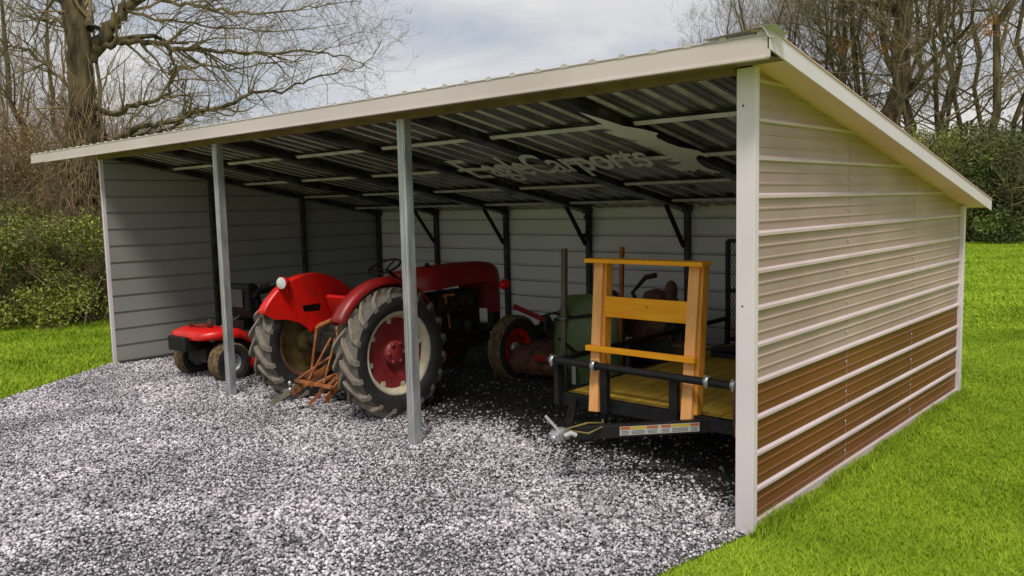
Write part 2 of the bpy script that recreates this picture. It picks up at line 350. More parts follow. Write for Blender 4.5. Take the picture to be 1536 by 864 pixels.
n = 9000; y = rng.uniform(-.05,5.1,n); x = .035+np.abs(rng.normal(0,.05,n)); grass('grass', x, y, rng.uniform(.03,.085,n)*(.5+clump(x*3,y)), rng.uniform(.004,.007,n), 'longer tufts of grass growing against the base of the side wall', .5)
n = 90000; d = 15+rng.random(n)**.8*28; az = np.radians(rng.uniform(-32, -8, n)); x = CAM.x+d*np.sin(az); y = CAM.y+d*np.cos(az)
keep = (x > .1)|(y > 5.2); x, y = x[keep], y[keep]
grass('grass', x, y, rng.uniform(.03,.07,len(x)), rng.uniform(.015,.03,len(x)), 'distant bright green lawn grass below the evergreen bushes', .9)
n = 110000; x = rng.uniform(-18.5, -8.5, n); y = rng.uniform(-3.2, 4, n); keep = (~in_pad(x, y)) & ((x < -9.86)|(y < -.05)) & incam(x, y, 1.1); x, y = x[keep], y[keep]
grass('grass', x, y, rng.uniform(.03,.09,len(x))*(.4+1.1*clump(x, y)), rng.uniform(.008,.016,len(x)), 'bright green grass in front of the leafy shrubs left of the shed', .9)

# ------------------------------------------------------------------ shed
shed = empty('open_shed', (0,0,0), 0, 'tan and brown metal lean-to shed with open front and sloping roof', 'shed')
def siding(name, axis, fixed, out, u0, u1, zmax_fn, mats):
    """horizontal-rib steel panel in plane axis=fixed; out=+1/-1 outward normal; mats: low, high, rib, inner, groove"""
    prof = [(.055, 0, 'L')]
    zs = [.27+.24*k for k in range(12)]
    for k, z in enumerate(zs):
        lo = 'L' if z < 1.0 else 'H'
        for dz in (-.16, -.08):
            zz = z+dz
            if zz > .08: prof += [(zz-.011,0,lo),(zz-.004,.006,'r'),(zz+.004,.006,'r'),(zz+.011,0,'r')]
        prof += [(z-.024,0,lo),(z-.011,.018,lo),(z+.007,.018,'R'),(z+.021,0,'R')]
    prof.append((3.2,0,'H'))
    s = MB(); idx = {'L':0,'H':1,'R':2,'r':1}
    def P(u_, z, off): return (fixed+out*off, u_, z) if axis == 'x' else (u_, fixed+out*off, z)
    nu = 6
    for a, b in zip(prof, prof[1:]):
        mi = idx[b[2]]
        if b[2] == 'r' and b[0] < 1.0: mi = 0
        for j in range(nu):
            ua = u0+(u1-u0)*j/nu; ub = u0+(u1-u0)*(j+1)/nu
            s.add([P(ua,a[0],a[1]),P(ub,a[0],a[1]),P(ub,b[0],b[1]),P(ua,b[0],b[1])], [(0,1,2,3)], mi)
    # inner face: flat pans with a recessed groove where the rib is
    ip = [(.055,-.005,'I')]
    for z in zs: ip += [(z-.020,-.005,'I'),(z-.008,.010,'G'),(z+.001,.010,'G2'),(z+.020,-.005,'G2')]
    ip.append((3.2,-.005,'I'))
    for a, b in zip(ip, ip[1:]):
        mi = {'I':3,'G':4,'G2':3}[b[2]]
        s.add([P(u0,a[0],a[1]),P(u1,a[0],a[1]),P(u1,b[0],b[1]),P(u0,b[0],b[1])], [(0,1,2,3)], mi)
    # screw heads in rows at the posts
    me = bpy.data.meshes.new(name); me.from_pydata(s.v, [], s.f); me.polygons.foreach_set('material_index', s.m)
    for m_ in mats: me.materials.append(M[m_])
    bm = bmesh.new(); bm.from_mesh(me)
    if zmax_fn == 'slope':
        bmesh.ops.bisect_plane(bm, geom=bm.verts[:]+bm.edges[:]+bm.faces[:], plane_co=(0,0,H+.045), plane_no=(0,-SL,1), clear_outer=True)
    else:
        bmesh.ops.bisect_plane(bm, geom=bm.verts[:]+bm.edges[:]+bm.faces[:], plane_co=(0,0,zmax_fn), plane_no=(0,0,1), clear_outer=True)
    bm.to_mesh(me); bm.free()
    o = bpy.data.objects.new(name, me); C.objects.link(o); o.parent = shed; return o
sm = ['brown','tan','rib','inner','inner_line']
w = siding('side_wall', 'x', 0, 1, .03, D-.01, 'slope', sm); w['label'] = 'tan ribbed side wall with brown lower third and white corner trim'
for yy in (1.66, 3.3):
    for k in range(12):
        z = .27+.24*k-.11
        if z < roofz(yy)-.12: sc = MB(); sc.ball((.008,yy,z), .006,.010,.010, 8); sc.build('screw', 'chrome', w)
for yy in (1.69, 3.33): sj = MB(); sj.box((.0005,yy,.06),(.0035,yy+.004,roofz(yy)-.06)); sj.build('panel_seam', 'tan', w)
w = siding('side_wall', 'x', -W, -1, .03, D-.01, 'slope', sm[:3]+['inner_shade','inner_line']); w['label'] = 'far side wall seen from inside, grey darkened for shade'
siding('back_wall', 'y', D, 1, -W+.01, -.01, HB+.052, sm)
# base trims
b = MB(); b.box((.002,.05,.0),(.03,D-.03,.075)); b.build('base_trim', 'trim', shed, .004)
b = MB(); b.box((-W+.03,D+.004,.0),(-.03,D+.03,.075)); b.build('base_trim', 'trim', shed, .004)
b = MB(); b.box((-W-.03,.05,0),(-W-.004,D-.03,.075)); b.build('base_trim', 'trim', shed, .004)
# corner trims
c = MB(); c.box((-.075,-.028,0),(.05,.03,H-.02)); c.ball((-.03,-.03,2.75),.008,.004,.008,8,1); c.ball((-.03,-.03,1.5),.007,.004,.007,8,1); c.build('corner_trim', ['white','lab_black'], shed, .006)
c = MB(); c.box((.0,D-.04,0),(.045,D+.035,HB)); c.build('corner_trim', 'white', shed, .004)
c = MB(); c.box((-W-.035,-.02,0),(-W+.005,.03,H-.02)); c.build('corner_trim', 'white', shed, .003)
c = MB(); c.box((-W-.035,D-.04,0),(-W,D+.035,HB)); c.build('corner_trim', 'white', shed, .003)

# roof sheet
OX = .255; YF = -.27; YB = D+.14; XL = -W-.25; XT = -11.70
def rp(x, y, dz=0): return (x, y, roofz(y)+dz)
rs = MB()
T = .050   # underside plane of the sheet above the wall top line
ribx = []
xx = OX-.05
prof = []
while xx > XT+.06: ribx.append(xx); xx -= .24
def yend(x): return YB if x > XL else YF+.02+(x-XT)/(XL-XT)*.55
xs = [OX]
for xx in ribx:
    for dx, up in ((.034,0),(.016,.018),(-.016,.018),(-.034,0)): xs.append((xx+dx, up))
xs = [(OX,0)]+[q for q in xs[1:]]+[(XT,0)]
NY = 8
for a, b in zip(xs, xs[1:]):
    isrib = a[1] > 0 or b[1] > 0
    ye = min(yend(a[0]), yend(b[0])) if a[0] <= XL else YB
    for j in range(NY):
        ya = YF-.016+(ye-YF+.016)*j/NY; yb = YF-.016+(ye-YF+.016)*(j+1)/NY
        rs.add([rp(a[0],ya,T+a[1]),rp(b[0],ya,T+b[1]),rp(b[0],yb,T+b[1]),rp(a[0],yb,T+a[1])], [(0,1,2,3)], 1 if isrib else 0)
        rs.add([rp(a[0],ya,T+a[1]+.006),rp(b[0],ya,T+b[1]+.006),rp(b[0],yb,T+b[1]+.006),rp(a[0],yb,T+a[1]+.006)], [(3,2,1,0)], 2)
for xx in ribx:
    yq = YF-.0162
    rs.add([rp(xx+.034,yq,T-.002),rp(xx+.016,yq,T+.026),rp(xx-.016,yq,T+.026),rp(xx-.034,yq,T-.002)], [(0,1,2,3)], 2)
me = bpy.data.meshes.new('roof_sheet'); me.from_pydata(rs.v, [], rs.f); me.polygons.foreach_set('material_index', rs.m)
for k in ('roof_under','roof_rib','roof_top'): me.materials.append(M[k])
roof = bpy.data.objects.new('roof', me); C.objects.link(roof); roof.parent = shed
# minor pan lines beneath the sheet, pressed into it
pl = MB()
for i, xx in enumerate(ribx[1:]):
    if xx > -W+.1:
        for dx in (.08,.16): pl.add([rp(xx+dx-.004,0.02,T-.003),rp(xx+dx+.004,0.02,T-.003),rp(xx+dx+.004,D,T-.003),rp(xx+dx-.004,D,T-.003)], [(0,1,2,3)])
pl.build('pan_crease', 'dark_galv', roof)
# purlins: hat channels
for yy in (1.0, 2.15, 3.25, 4.3):
    p_ = MB(); z = roofz(yy)
    p_.prism([(yy-.045,T+z-.002),(yy-.022,z+.014),(yy+.022,z+.006),(yy+.045,T+z-.012)], -W+.01, -.01, 'x')
    for k in range(6):   # highlight on the purlin edge, painted as a pale strip between the rafters
        x0 = -W+BAY*k+.14; x1 = x0+BAY-.26
        p_.add([(x0,yy-.056,z+.024),(x1,yy-.056,z+.024),(x1,yy-.028,z-.008),(x0,yy-.028,z-.008)], [(0,1,2,3)], 1)
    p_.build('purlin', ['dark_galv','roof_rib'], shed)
for k in range(7):
    x = -W+BAY*k; x = min(max(x,-W+.105),-.105)
    r_ = MB(); r_.bar((x,.06,roofz(.06)+.005),(x,D-.06,roofz(D-.06)+.005), .17, .07);  # wider than the tube, its dark reflection in the sheet is built in
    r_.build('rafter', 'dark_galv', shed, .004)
# header beam and fascia
hb = MB(); hb.box((-W+.0,-.045,H-.055),(-.08,.045,H+.035)); hb.build('header_beam', 'wood_trim', shed, .003)
fs = MB()
fs.prism([(YF+.008,H-.01-SL*.0+.06),(YF-.02,H+.06),(YF-.02,H+.205),(YF+.008,H+.205)], XT, OX, 'x')
fz0, fz1 = H-.000, H+.118
fz0 -= .02
fs = MB(); fs.box((XT,YF-.012,fz0),(OX,YF+.008,fz1)); fs.box((XT+.6,YF-.018,fz0-.006),(OX-.02,YF+.03,fz0+.010),0)
for xj in (-8.2,-5.4,-2.3): fs.box((xj,YF-.0145,fz0+.012),(xj+.02,YF-.011,fz1-.002),0)
fa = fs.build('fascia', ['trim','soffit'], shed, .003)
so = MB(); so.add([(XL,YF+.008,fz0+.012),(OX-.01,YF+.008,fz0+.012),(OX-.01,-.03,H-.012),(XL,-.03,H-.012)], [(0,1,2,3)]); so.build('soffit', 'wood_trim', shed)
# corner flap where the front and gable trims meet
fl = MB(); fl.add([(OX-.42,YF-.03,H+.132),(OX+.03,YF-.045,H+.150),(OX+.06,YF+.12,H+.115),(OX-.1,YF+.2,H+.125),(OX-.42,YF+.1,H+.135)], [(0,1,2,3,4)]); fl.add([(OX-.03,YF-.05,H+.155),(OX+.055,YF-.02,H+.150),(OX+.06,YF+.06,H+.085),(OX+.0,YF-.025,H+.09)], [(0,1,2,3)])
fl.build('corner_flap', 'roof_top', shed)
# gable trims along the slope, both ends
def gable(x_out, s):
    g_ = MB()
    def q(x,y,z): return (x,y,roofz(y)+z)
    y0, y1 = YF-.012, YB+.01
    for a,b in (((-.028),(.080)),):
        vs = []
        for x in (x_out, x_out+s*.012):
            vs += [q(x,y0,a),q(x,y1,a),q(x,y1,b),q(x,y0,b)]
        g_.add(vs, [(0,1,2,3),(7,6,5,4),(0,4,5,1),(1,5,6,2),(2,6,7,3),(3,7,4,0)])
    # top lip
    vs = [q(x_out-s*.10,y0,.082),q(x_out+s*.02,y0,.082),q(x_out+s*.02,y1,.082),q(x_out-s*.10,y1,.082)]
    g_.add(vs+[(a,b,c+.006) for a,b,c in vs], [(0,1,2,3),(7,6,5,4),(0,4,5,1),(1,5,6,2),(2,6,7,3),(3,7,4,0)], 1)
    g_.build('gable_trim', ['white','soffit'], shed)
    s_ = MB(); xi = (0.0 if s > 0 else -W)
    s_.add([q(xi,y0+.02,.004),q(x_out,y0+.02,.004),q(x_out,y1,.004),q(xi,y1,.004)], [(0,1,2,3)])
    s_.add([q(xi,y1,.004),q(x_out,y1,.004),q(x_out,y1,.075),q(xi,y1,.075)], [(0,1,2,3)])
    s_.build('soffit', 'soffit', shed)
gable(OX-.01, 1)
gt = MB(); gt.bar((XL,.75,roofz(.75)+.035),(XL,YB,roofz(YB)+.035), .015, .085); gt.build('gable_trim', 'white', shed)
# front posts: galvanised square tube with a seam
for k in (1, 2):
    x = -W/3*k; p_ = MB(); p_.box((x-.05,-.04,0),(x+.05,.04,H-.05)); 
    p_.box((x+.028,-.046,0.0),(x+.034,-.0405,H-.055),1); p_.box((x-.012,-.0435,0.0),(x-.008,-.0405,H-.055),1)
    po = p_.build('front_post', ['galv','roof_rib'], shed, .004)
    ft = MB(); ft.box((x+.052,-.03,0),(x+.062,.02,.07)); ft.build('foot_bracket', 'galv', po)
# wall and back posts with sleeves, braces
for i in range(1, 3):
    y = D/3*i-.03; p_ = MB(); p_.box((-W+.012,y-.035,0),(-W+.085,y+.035,roofz(y)+.0)); p_.build('wall_post', 'dark_post', shed, .003)
    x = -.012; p_ = MB(); p_.box((x-.08,y-.035,0),(x,y+.035,roofz(y)+.0)); p_.build('wall_post', 'dark_post', shed, .003)
for k in range(7):
    x = -W+BAY*k; x = min(max(x,-W+.06),-.06); p_ = MB(); p_.box((x-.035,D-.09,0),(x+.035,D-.018,HB+.012)); 
    p_.box((x-.05,D-.13,HB-.03),(x+.05,D-.012,HB-.012)); p_.build('back_post', 'dark_post', shed, .003)
    if 0 < k < 6:
        b_ = MB(); b_.bar((x-.045,D-.54,roofz(D-.54)+.01),(x-.045,D-.07,1.56), .05, .035, mi=0); b_.build('knee_brace', 'black', shed)
cl_ = MB(); cl_.box((-W+.02,D-.03,HB-.02),(-.02,D-.008,HB+.050)); cl_.build('closure_strip', 'inner', shed)
base = MB(); base.box((-W+.02,D-.09,.0),(-.02,D-.012,.05)); base.build('base_rail', 'dark_post', shed)
base = MB(); base.box((-W+.012,.05,.0),(-W+.08,D-.1,.05)); base.build('base_rail', 'dark_post', shed)

# print on the ceiling, flat against the roof sheet
def ceil_decal(name, V2, F, dz, lab):
    V = [(x, y, roofz(y)+dz) for x, y in V2]; s = MB(); s.add(V, F); o = s.build(name, 'logo', roof); o['label'] = lab; return o
DZ = -.040
def text_decal(txt, x0, x1, yb, cap, shear, sx=None):
    cu = bpy.data.curves.new('lettering', 'FONT'); cu.body = txt; cu.size = 1; cu.offset = .014; cu.resolution_u = 6; cu.space_character = .93
    o = bpy.data.objects.new('lettering', cu); C.objects.link(o); dg = bpy.context.evaluated_depsgraph_get(); me = bpy.data.meshes.new_from_object(o.evaluated_get(dg)); bpy.data.objects.remove(o)
    vs = [v.co.copy() for v in me.vertices]; mx = max(v.x for v in vs); mn = min(v.x for v in vs); capn = .69
    V2 = []
    for v in vs:
        t = (v.x-mn)/(mx-mn); h = v.y/capn
        xw = x0+(x1-x0)*t; yw = yb(t)-h*cap; xw += shear*h
        V2.append((xw, yw))
    return V2, [tuple(p.vertices) for p in me.polygons]
V2, F = text_decal('E', -4.66, -4.40, lambda t: 2.36, .86, .30)
V3, F3 = text_decal('agleCarports', -4.33, -2.10, lambda t: 2.34-.10*t, .80, .30)
F += [tuple(i+len(V2) for i in q) for q in F3]; V2 = V2+V3
ceil_decal('lettering', V2, F, DZ, 'slanted pale letters printed in a row under the roof')
EAG = [(-1.95,.60),(-1.59,.62),(-1.45,.82),(-1.36,1.02),(-1.33,1.16),(-1.32,1.24),(-1.4,1.3)]
def on_roof(px, py):
    d = f+r2*((px-768)/1239.45)-u2*((py-432)/1239.45)
    n_ = Vector((0,-SL,1)); t_ = (H+DZ-CAM.dot(n_))/d.dot(n_); q = CAM+d*t_; return (q.x, q.y)
eag_px = [(868,168),(905,179),(935,189),(965,194),(981,198),(988,200.5),(984,203),(986,207),(1003,215),(1020,221),(1036,223.5),(1048,226),(1055,230),(1061,232),(1063,235),(1060,236.5),(1056,234),(1050,232.5),(1045,235),(1044.5,239),(1048,244),(1056,250),(1065,254),(1074,255.5),(1080,258.5),(1078,260.5),(1072,258),(1068,261),(1066,257.5),(1058,256.5),(1051,255),(1047,252.5),(1044,256.5),(1039,258),(1035,255.5),(1027,256.8),(1016,255),(1008,252),(1000,249),(1014,248),(1021,245),(1022,243),(1012,242.5),(1000,240.5),(1012,238.5),(1009,236.5),(996,235),(1004,233.5),(985,229),(996,229),(975,222),(985,221),(965,220),(975,221),(950,213),(958,211),(930,206),(905,198),(920,196),(893,187),(905,187)]
seen = []
P2 = [on_roof(a, b) for a, b in eag_px]
from mathutils.geometry import tessellate_polygon
tris = tessellate_polygon([[Vector((a, b, 0)) for a, b in P2]])
ceil_decal('eagle_emblem', P2, [tuple(t_) for t_ in tris], DZ, 'pale flying eagle emblem printed on the roof underside')

# ------------------------------------------------------------------ wheels
def wheel(parent, name, c, R, w, rr, side, tyre_m, rim_m, lugs=0, disc_m=None, face='x', lug_m=None, ribs=0, hub_m=None, loc=None):
    """side=+1: outer face toward +x. returns the wheel part (hub) with tyre and rim children"""
    c = Vector(c)
    hb_ = MB(); hb_.lathe([(-.06*side,0.001),(-.06*side,rr*.30),(w*.18*side,rr*.30),(w*.22*side,rr*.2),(w*.24*side,0.001)], 20, 'x')
    for i in range(6):
        th = 2*PI*i/6; hb_.lathe([(w*.18*side,.001),(w*.18*side,rr*.05),(w*.26*side,rr*.05),(w*.26*side,.001)], 6, 'x', (0,math.cos(th)*rr*.24,math.sin(th)*rr*.24))
    wh = hb_.build(name, hub_m or 'engine', parent, loc=c)
    t = MB(); h = w/2
    pr = [(-h*.66,rr),(-h*.88,rr*1.05+R*.02),(-h*1.0,(rr+R)*.5),(-h*.96,R*.93),(-h*.80,R*.975),(-h*.4,R*.995),(0,R),(h*.4,R*.995),(h*.80,R*.975),(h*.96,R*.93),(h*1.0,(rr+R)*.5),(h*.88,rr*1.05+R*.02),(h*.66,rr)]
    Rb = R-(.045 if lugs else 0)
    pr = [(a, rr+(b-rr)*(Rb-rr)/(R-rr)) for a, b in pr]
    t.lathe(pr[3:-3], 64, 'x', mi=0); t.lathe(pr[:4], 64, 'x', mi=1); t.lathe(pr[-4:], 64, 'x', mi=1)
    if lugs:
        def S(s_, th, up):   # s_ lateral -1..1
            a = abs(s_); x_ = s_*h*1.02; r0 = Rb*(1-.02*a) if a < .8 else Rb*(.984-.16*(a-.8)/.2*.55)
            rr_ = r0+up; return (x_, rr_*math.cos(th), rr_*math.sin(th))
        for i in range(lugs*2):
            sd = 1 if i % 2 else -1; th0 = 2*PI*i/(lugs*2)
            ss = [.0,.28,.56,.82,1.0]; wd = .045/R
            vs = []
            for s_ in ss:
                th = th0+s_*.36/ (R/.66); lat = sd*(s_*1.0-.04)
                ups = .048*(1 if s_ < .9 else .8)
                k = wd*(1.0+.25*s_)
                vs += [S(lat,th-k*.65,-.012),S(lat,th-k*.45,ups),S(lat,th+k*.45,ups),S(lat,th+k*.65,-.012)]
            fs_ = []
            for j in range(len(ss)-1):
                for q in range(3): fs_.append((j*4+q,j*4+q+1,(j+1)*4+q+1,(j+1)*4+q))
            fs_ += [(0,1,2,3),(16,17,18,19)]
            t.add(vs, fs_, 2)
    if ribs:
        for i in range(ribs):
            xc = -h*.7+h*1.4*i/(ribs-1); t.lathe([(xc-h*.12,R*.97),(xc-h*.09,R*1.02),(xc+h*.09,R*1.02),(xc+h*.12,R*.97)], 48, 'x', mi=2)
    t.build('tyre', [tyre_m, 'black_rubber', lug_m or tyre_m], wh)
    m = MB()
    fl_ = side*h
    # rim ring, both lips
    for sg in (1,-1):
        x_ = sg*h
        m.lathe([(x_*.70,rr*1.03),(x_*.78,rr*1.03),(x_*.78,rr*.97),(x_*.62,rr*.93),(x_*.35,rr*.86),(x_*.2,rr*.86)], 44, 'x', mi=0)
    m.lathe([(-h*.25,rr*.86),(h*.25,rr*.86)], 44, 'x', mi=0)
    dx = side*h*.30
    m.lathe([(dx,rr*.86),(dx*.9,rr*.80),(dx*1.2,rr*.70),(dx*.2,rr*.40),(dx*.3,rr*.28),(dx*.3,.001)], 44, 'x', mi=1)
    for i in range(8):
        th = 2*PI*(i+.3)/8; m.box((dx*1.0-.012,math.cos(th)*rr*.82-.02,math.sin(th)*rr*.82-.025),(dx*1.0+.02*side,math.cos(th)*rr*.82+.02,math.sin(th)*rr*.82+.025),0)
    m.build('rim', [rim_m, disc_m or rim_m], wh)
    return wh

# ------------------------------------------------------------------ tractor
tr = empty('tractor', (-5.03,.58,0), .03, 'old red farm tractor with lugged rear tyres and round fender lamp', 'tractor')
RT = .68
wr = wheel(tr, 'rear_wheel', (.74,0,RT-.01), RT, .34, .43, 1, 'rubber', 'cream', 19, 'disc_red', lug_m='lug', hub_m='disc_red')
wl = wheel(tr, 'rear_wheel', (-.76,0,RT-.01), RT, .34, .43, -1, 'rubber', 'rust_dark', 19, 'yellow_hub', lug_m='lug', hub_m='yellow_hub')
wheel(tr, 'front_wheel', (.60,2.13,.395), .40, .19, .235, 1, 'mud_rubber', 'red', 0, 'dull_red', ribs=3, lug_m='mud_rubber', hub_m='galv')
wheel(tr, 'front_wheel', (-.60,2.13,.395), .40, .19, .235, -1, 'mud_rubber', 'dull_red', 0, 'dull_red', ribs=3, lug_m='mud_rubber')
b = MB()
b.lathe([(-.62,.085),(-.3,.10),(-.22,.15),(.22,.15),(.3,.10),(.62,.085)], 20, 'x', (0,0,.68))
b.box((-.19,-.24,.46),(.19,.35,.93)); b.prism([(.3,.50),(1.1,.56),(1.1,.95),(.3,.98)], -.16, .16, 'x'); b.box((-.2,-.28,.62),(.2,-.2,.86))
b.build('transmission', 'engine', tr, .02)
b = MB(); b.box((-.2,1.1,.5),(.2,1.95,1.12)); b.box((-.25,1.2,.9),(.25,1.8,1.1)); b.box((-.22,1.15,.42),(.22,1.85,.55))
for i in range(4): b.lathe([(.2,.001),(.2,.045),(.30,.045),(.30,.001)], 10, 'x', (0,1.25+i*.16,.98))
b.tube([(.30,1.22,.95),(.33,1.3,.92),(.33,1.7,.92),(.30,1.8,.80),(.26,1.85,.6)], .03, 8)
b.lathe([(.0,.001),(.0,.07),(.16,.07),(.16,.001)], 14, 'z', (.28,1.62,.62)); b.box((.2,1.4,.68),(.31,1.5,.84)); b.tube([(.22,1.0,.62),(.3,1.1,.5),(.3,1.9,.45)], .018, 6)
b.build('engine_block', 'engine', tr, .01)
b = MB(); b.tube([(.27,1.28,1.1),(.29,1.29,.9),(.29,1.32,.72)], .012, 8); b.tube([(.22,1.28,1.10),(.30,1.30,1.12),(.34,1.36,1.12)], .016, 8); b.build('fuel_line', 'rust', tr)
# hood: rounded section lofted front to back
def hood_sec(y, wd, top, bot, n=9):
    pts = [(-wd,bot)]; 
    for i in range(n):
        th = PI-PI*i/(n-1); ex = .55
        cx = abs(math.cos(th))**ex*math.copysign(1, math.cos(th)); sz = abs(math.sin(th))**.75
        pts.append((wd*cx, top-.19+.19*sz))
    pts.append((wd,bot)); return [Vector((a, y, b_)) for a, b_ in pts]
secs = [hood_sec(.86,.27,1.43,1.19),hood_sec(1.3,.265,1.46,1.20),hood_sec(1.75,.26,1.47,1.22),hood_sec(2.05,.255,1.47,1.10 if False else 1.22),hood_sec(2.051,.255,1.47,.82),hood_sec(2.22,.25,1.455,.80),hood_sec(2.30,.235,1.42,.80),hood_sec(2.345,.20,1.34,.82)]
b = MB(); k = len(secs[0]); b.add([v for s_ in secs for v in s_], [(i*k+j,(i+1)*k+j,(i+1)*k+j+1,i*k+j+1) for i in range(len(secs)-1) for j in range(k-1)]+[tuple(range((len(secs)-1)*k,len(secs)*k)),tuple(range(k))], 0, True)
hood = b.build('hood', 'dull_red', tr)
b = MB()
for i in range(9): b.box((-.15,2.348,.88+i*.045),(.15,2.356,.90+i*.045))
b.build('grille', 'black', hood)
b = MB(); b.lathe([(0,.02),(0,.03),(.03,.03),(.04,.012)], 12, 'z', (0,1.25,1.46)); b.build('fuel_cap', 'black', hood)
# side panel behind hood/dash
b = MB(); b.box((-.24,.80,1.0),(.24,.86,1.40)); b.build('dash_panel', 'dull_red', tr, .02)
b = MB(); b.tube([(0,.84,1.3),(0,.62,1.46)], .022, 8); b.build('steering_column', 'black', tr)
ring = [(.20*math.cos(a), .58+.20*math.sin(a)*.86, 1.50+.20*math.sin(a)*.38) for a in [2*PI*i/28 for i in range(28)]]
b = MB(); b.tube(ring, .013, 8, closed=True)
for a in (PI/2, PI/2+2*PI/3, PI/2+4*PI/3): b.tube([(0,.60,1.47),(.20*math.cos(a), .58+.20*math.sin(a)*.86, 1.50+.20*math.sin(a)*.38)], .009, 6)
b.build('steering_wheel', 'black', tr)
b = MB(); b.prism([(-.02,1.02),(.30,1.00),(.33,1.05),(.0,1.08),(-.06,1.24),(-.10,1.22)], -.22, .22, 'x'); b.tube([(0,.1,.95),(0,.1,1.03)], .03, 8); b.build('seat', 'red', tr, .02)
for hx in (.28,-.27):   # headlights beside the radiator
    b = MB(); b.lathe([(-.09,.001),(-.085,.03),(-.04,.06),(.03,.068),(.035,.062),(.035,.001)], 20, 'y', (hx+math.copysign(.06,hx),2.28,1.16)); b.tube([(hx*.8,2.25,1.12),(hx+math.copysign(.06,hx),2.27,1.14)], .012, 6); b.build('headlight', 'red', tr)
b = MB(); b.box((-.05,1.95,.44),(.05,2.3,.56)); b.bar((-.50,2.13,.46),(.50,2.13,.46), .07, .08); 
for s_ in (-1,1): b.tube([(s_*.46,2.13,.34),(s_*.46,2.13,.56)], .035, 10); b.tube([(s_*.46,2.13,.38),(s_*.56,2.13,.395)], .03, 8); b.tube([(s_*.44,2.02,.53),(s_*.2,.95,.80)], .014, 6)
b.build('front_axle', 'engine', tr)
b = MB(); b.box((-.05,2.36,.60),(.06,2.50,1.16)); b.tube([(.0,2.42,1.1),(.0,2.42,1.26),(-.02,2.46,1.33),(-.02,2.5,1.26)], .035, 8); b.box((-.22,2.34,.52),(.22,2.44,.62)); b.build('front_hitch', 'black', tr, .01)
# fenders
def fender(side):
    s_ = side; b = MB(); ax = s_*.76; R0 = .745; xi = ax-s_*.185; xo = ax-s_*.01
    a0, a1 = math.radians(20), math.radians(150)    # angle from +y (forward) up and back
    n = 30; sec = []
    for i in range(n+1):
        a = a0+(a1-a0)*i/n; Rr = R0+.015*math.sin(a)
        cy, cz = Rr*math.cos(a), RT+Rr*math.sin(a)
        ey, ez = (Rr-.05)*math.cos(a), RT+(Rr-.05)*math.sin(a)
        sec.append([(xi,cy,cz),(xi+s_*.06,cy*1.02,RT+(cz-RT)*1.02),(xo-s_*.05,cy*1.01,RT+(cz-RT)*1.01),(xo,ey,ez)])
    vs = [v for q in sec for v in q]; b.add(vs, [(i*4+j,i*4+j+1,(i+1)*4+j+1,(i+1)*4+j) for i in range(n) for j in range(3)], 0, True)
    # inner side plate
    vs = [v[0] for v in sec]; inner = []
    for i in range(n+1):
        a = a0+(a1-a0)*i/n; t_ = i/n
        rr_ = float(np.interp(math.degrees(a),[20,40,70,95,120,140,150],[.50,.24,.07,.05,.13,.42,.60]))
        inner.append((xi, rr_*math.cos(a), RT+rr_*math.sin(a)))
    hole = (11, 19)
    for i in range(n):
        A, B, C_, D_ = sec[i][0], sec[i+1][0], inner[i+1], inner[i]
        def L(p, q, t): return tuple(p[k]+(q[k]-p[k])*t for k in range(3))
        if 13 <= i <= 20:
            b.add([A,B,L(B,C_,.48),L(A,D_,.48)], [(0,1,2,3)]); b.add([L(A,D_,.60),L(B,C_,.60),C_,D_], [(0,1,2,3)])
        else: b.add([A,B,C_,D_], [(0,1,2,3)])
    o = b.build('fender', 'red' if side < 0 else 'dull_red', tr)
    sd = o.modifiers.new('solid', 'SOLIDIFY'); sd.thickness = .005; sd.offset = 0
    o['label'] = 'glossy bright red fender with round lamp' if side < 0 else 'dull dark red fender'
    # mounting flange under the platform
    q = MB(); q.box((xi-s_*.10,-.05,.80),(xi-s_*.004,.4,.84)); q.build('fender_bracket', 'dull_red', o)
    return o
fl = fender(-1); fr_ = fender(1)
lp = MB(); lp.lathe([(.07,.001),(.06,.035),(.0,.062),(-.05,.070),(-.055,.066)], 22, 'y', (0,0,0), 0); lp.tube([(0,.03,-.05),(0,.06,-.13)], .014, 8, 0)
lo = lp.build('work_lamp', 'red', fl, loc=(-.54,-.40,1.38)); lo.rotation_euler = (0,0,-.45+.75)
le = MB(); le.lathe([(-.056,.064),(-.064,.045),(-.068,.001)], 22, 'y'); le.build('lens', 'lens', lo)
# three point linkage
def shrink(o): o.scale = (.74,.80,1); o.location = (.12,0,0); return o
for s_ in (-1,1):
    b = MB(); b.bar((s_*.22,-.18,.50),(s_*.40,-.78,.24), .022, .075)
    b.tube([(s_*.17,-.20,.98),(s_*.21,-.42,.93),(s_*.24,-.44,.90)], .028, 8)
    b.tube([(s_*.24,-.44,.90),(s_*.31,-.52,.40)], .020, 8)
    shrink(b.build('lift_arm', 'rust', tr))
b = MB(); b.bar((-.40,-.76,.27),(-.62,-.98,.12), .03, .06); b.tube([(-.42,-.74,.30),(-.36,-.74,.30)], .03, 8); shrink(b.build('stabiliser', 'grey_wood', tr))
b = MB(); b.bar((-.40,-.70,.36),(.42,-.70,.36), .05, .028); b.tube([(-.36,-.70,.38),(-.06,-.30,.62)], .014, 6); b.tube([(-.05,-.3,.85),(-.16,-.66,.38)], .016, 6); b.tube([(.02,-.3,.85),(.22,-.68,.38)], .014, 6); b.bar((.0,-.25,.42),(.0,-.74,.34), .06, .025); b.bar((.25,-.5,.42),(.05,-.82,.16), .03, .035); b.bar((.3,-.4,.45),(.36,-.78,.22), .03, .03); shrink(b.build('drawbar', 'rust', tr))
for zz in (.34,.27): b = MB(); b.ball((-.42,-.79,zz),.028); shrink(b.build('hitch_pin', 'chrome', tr))
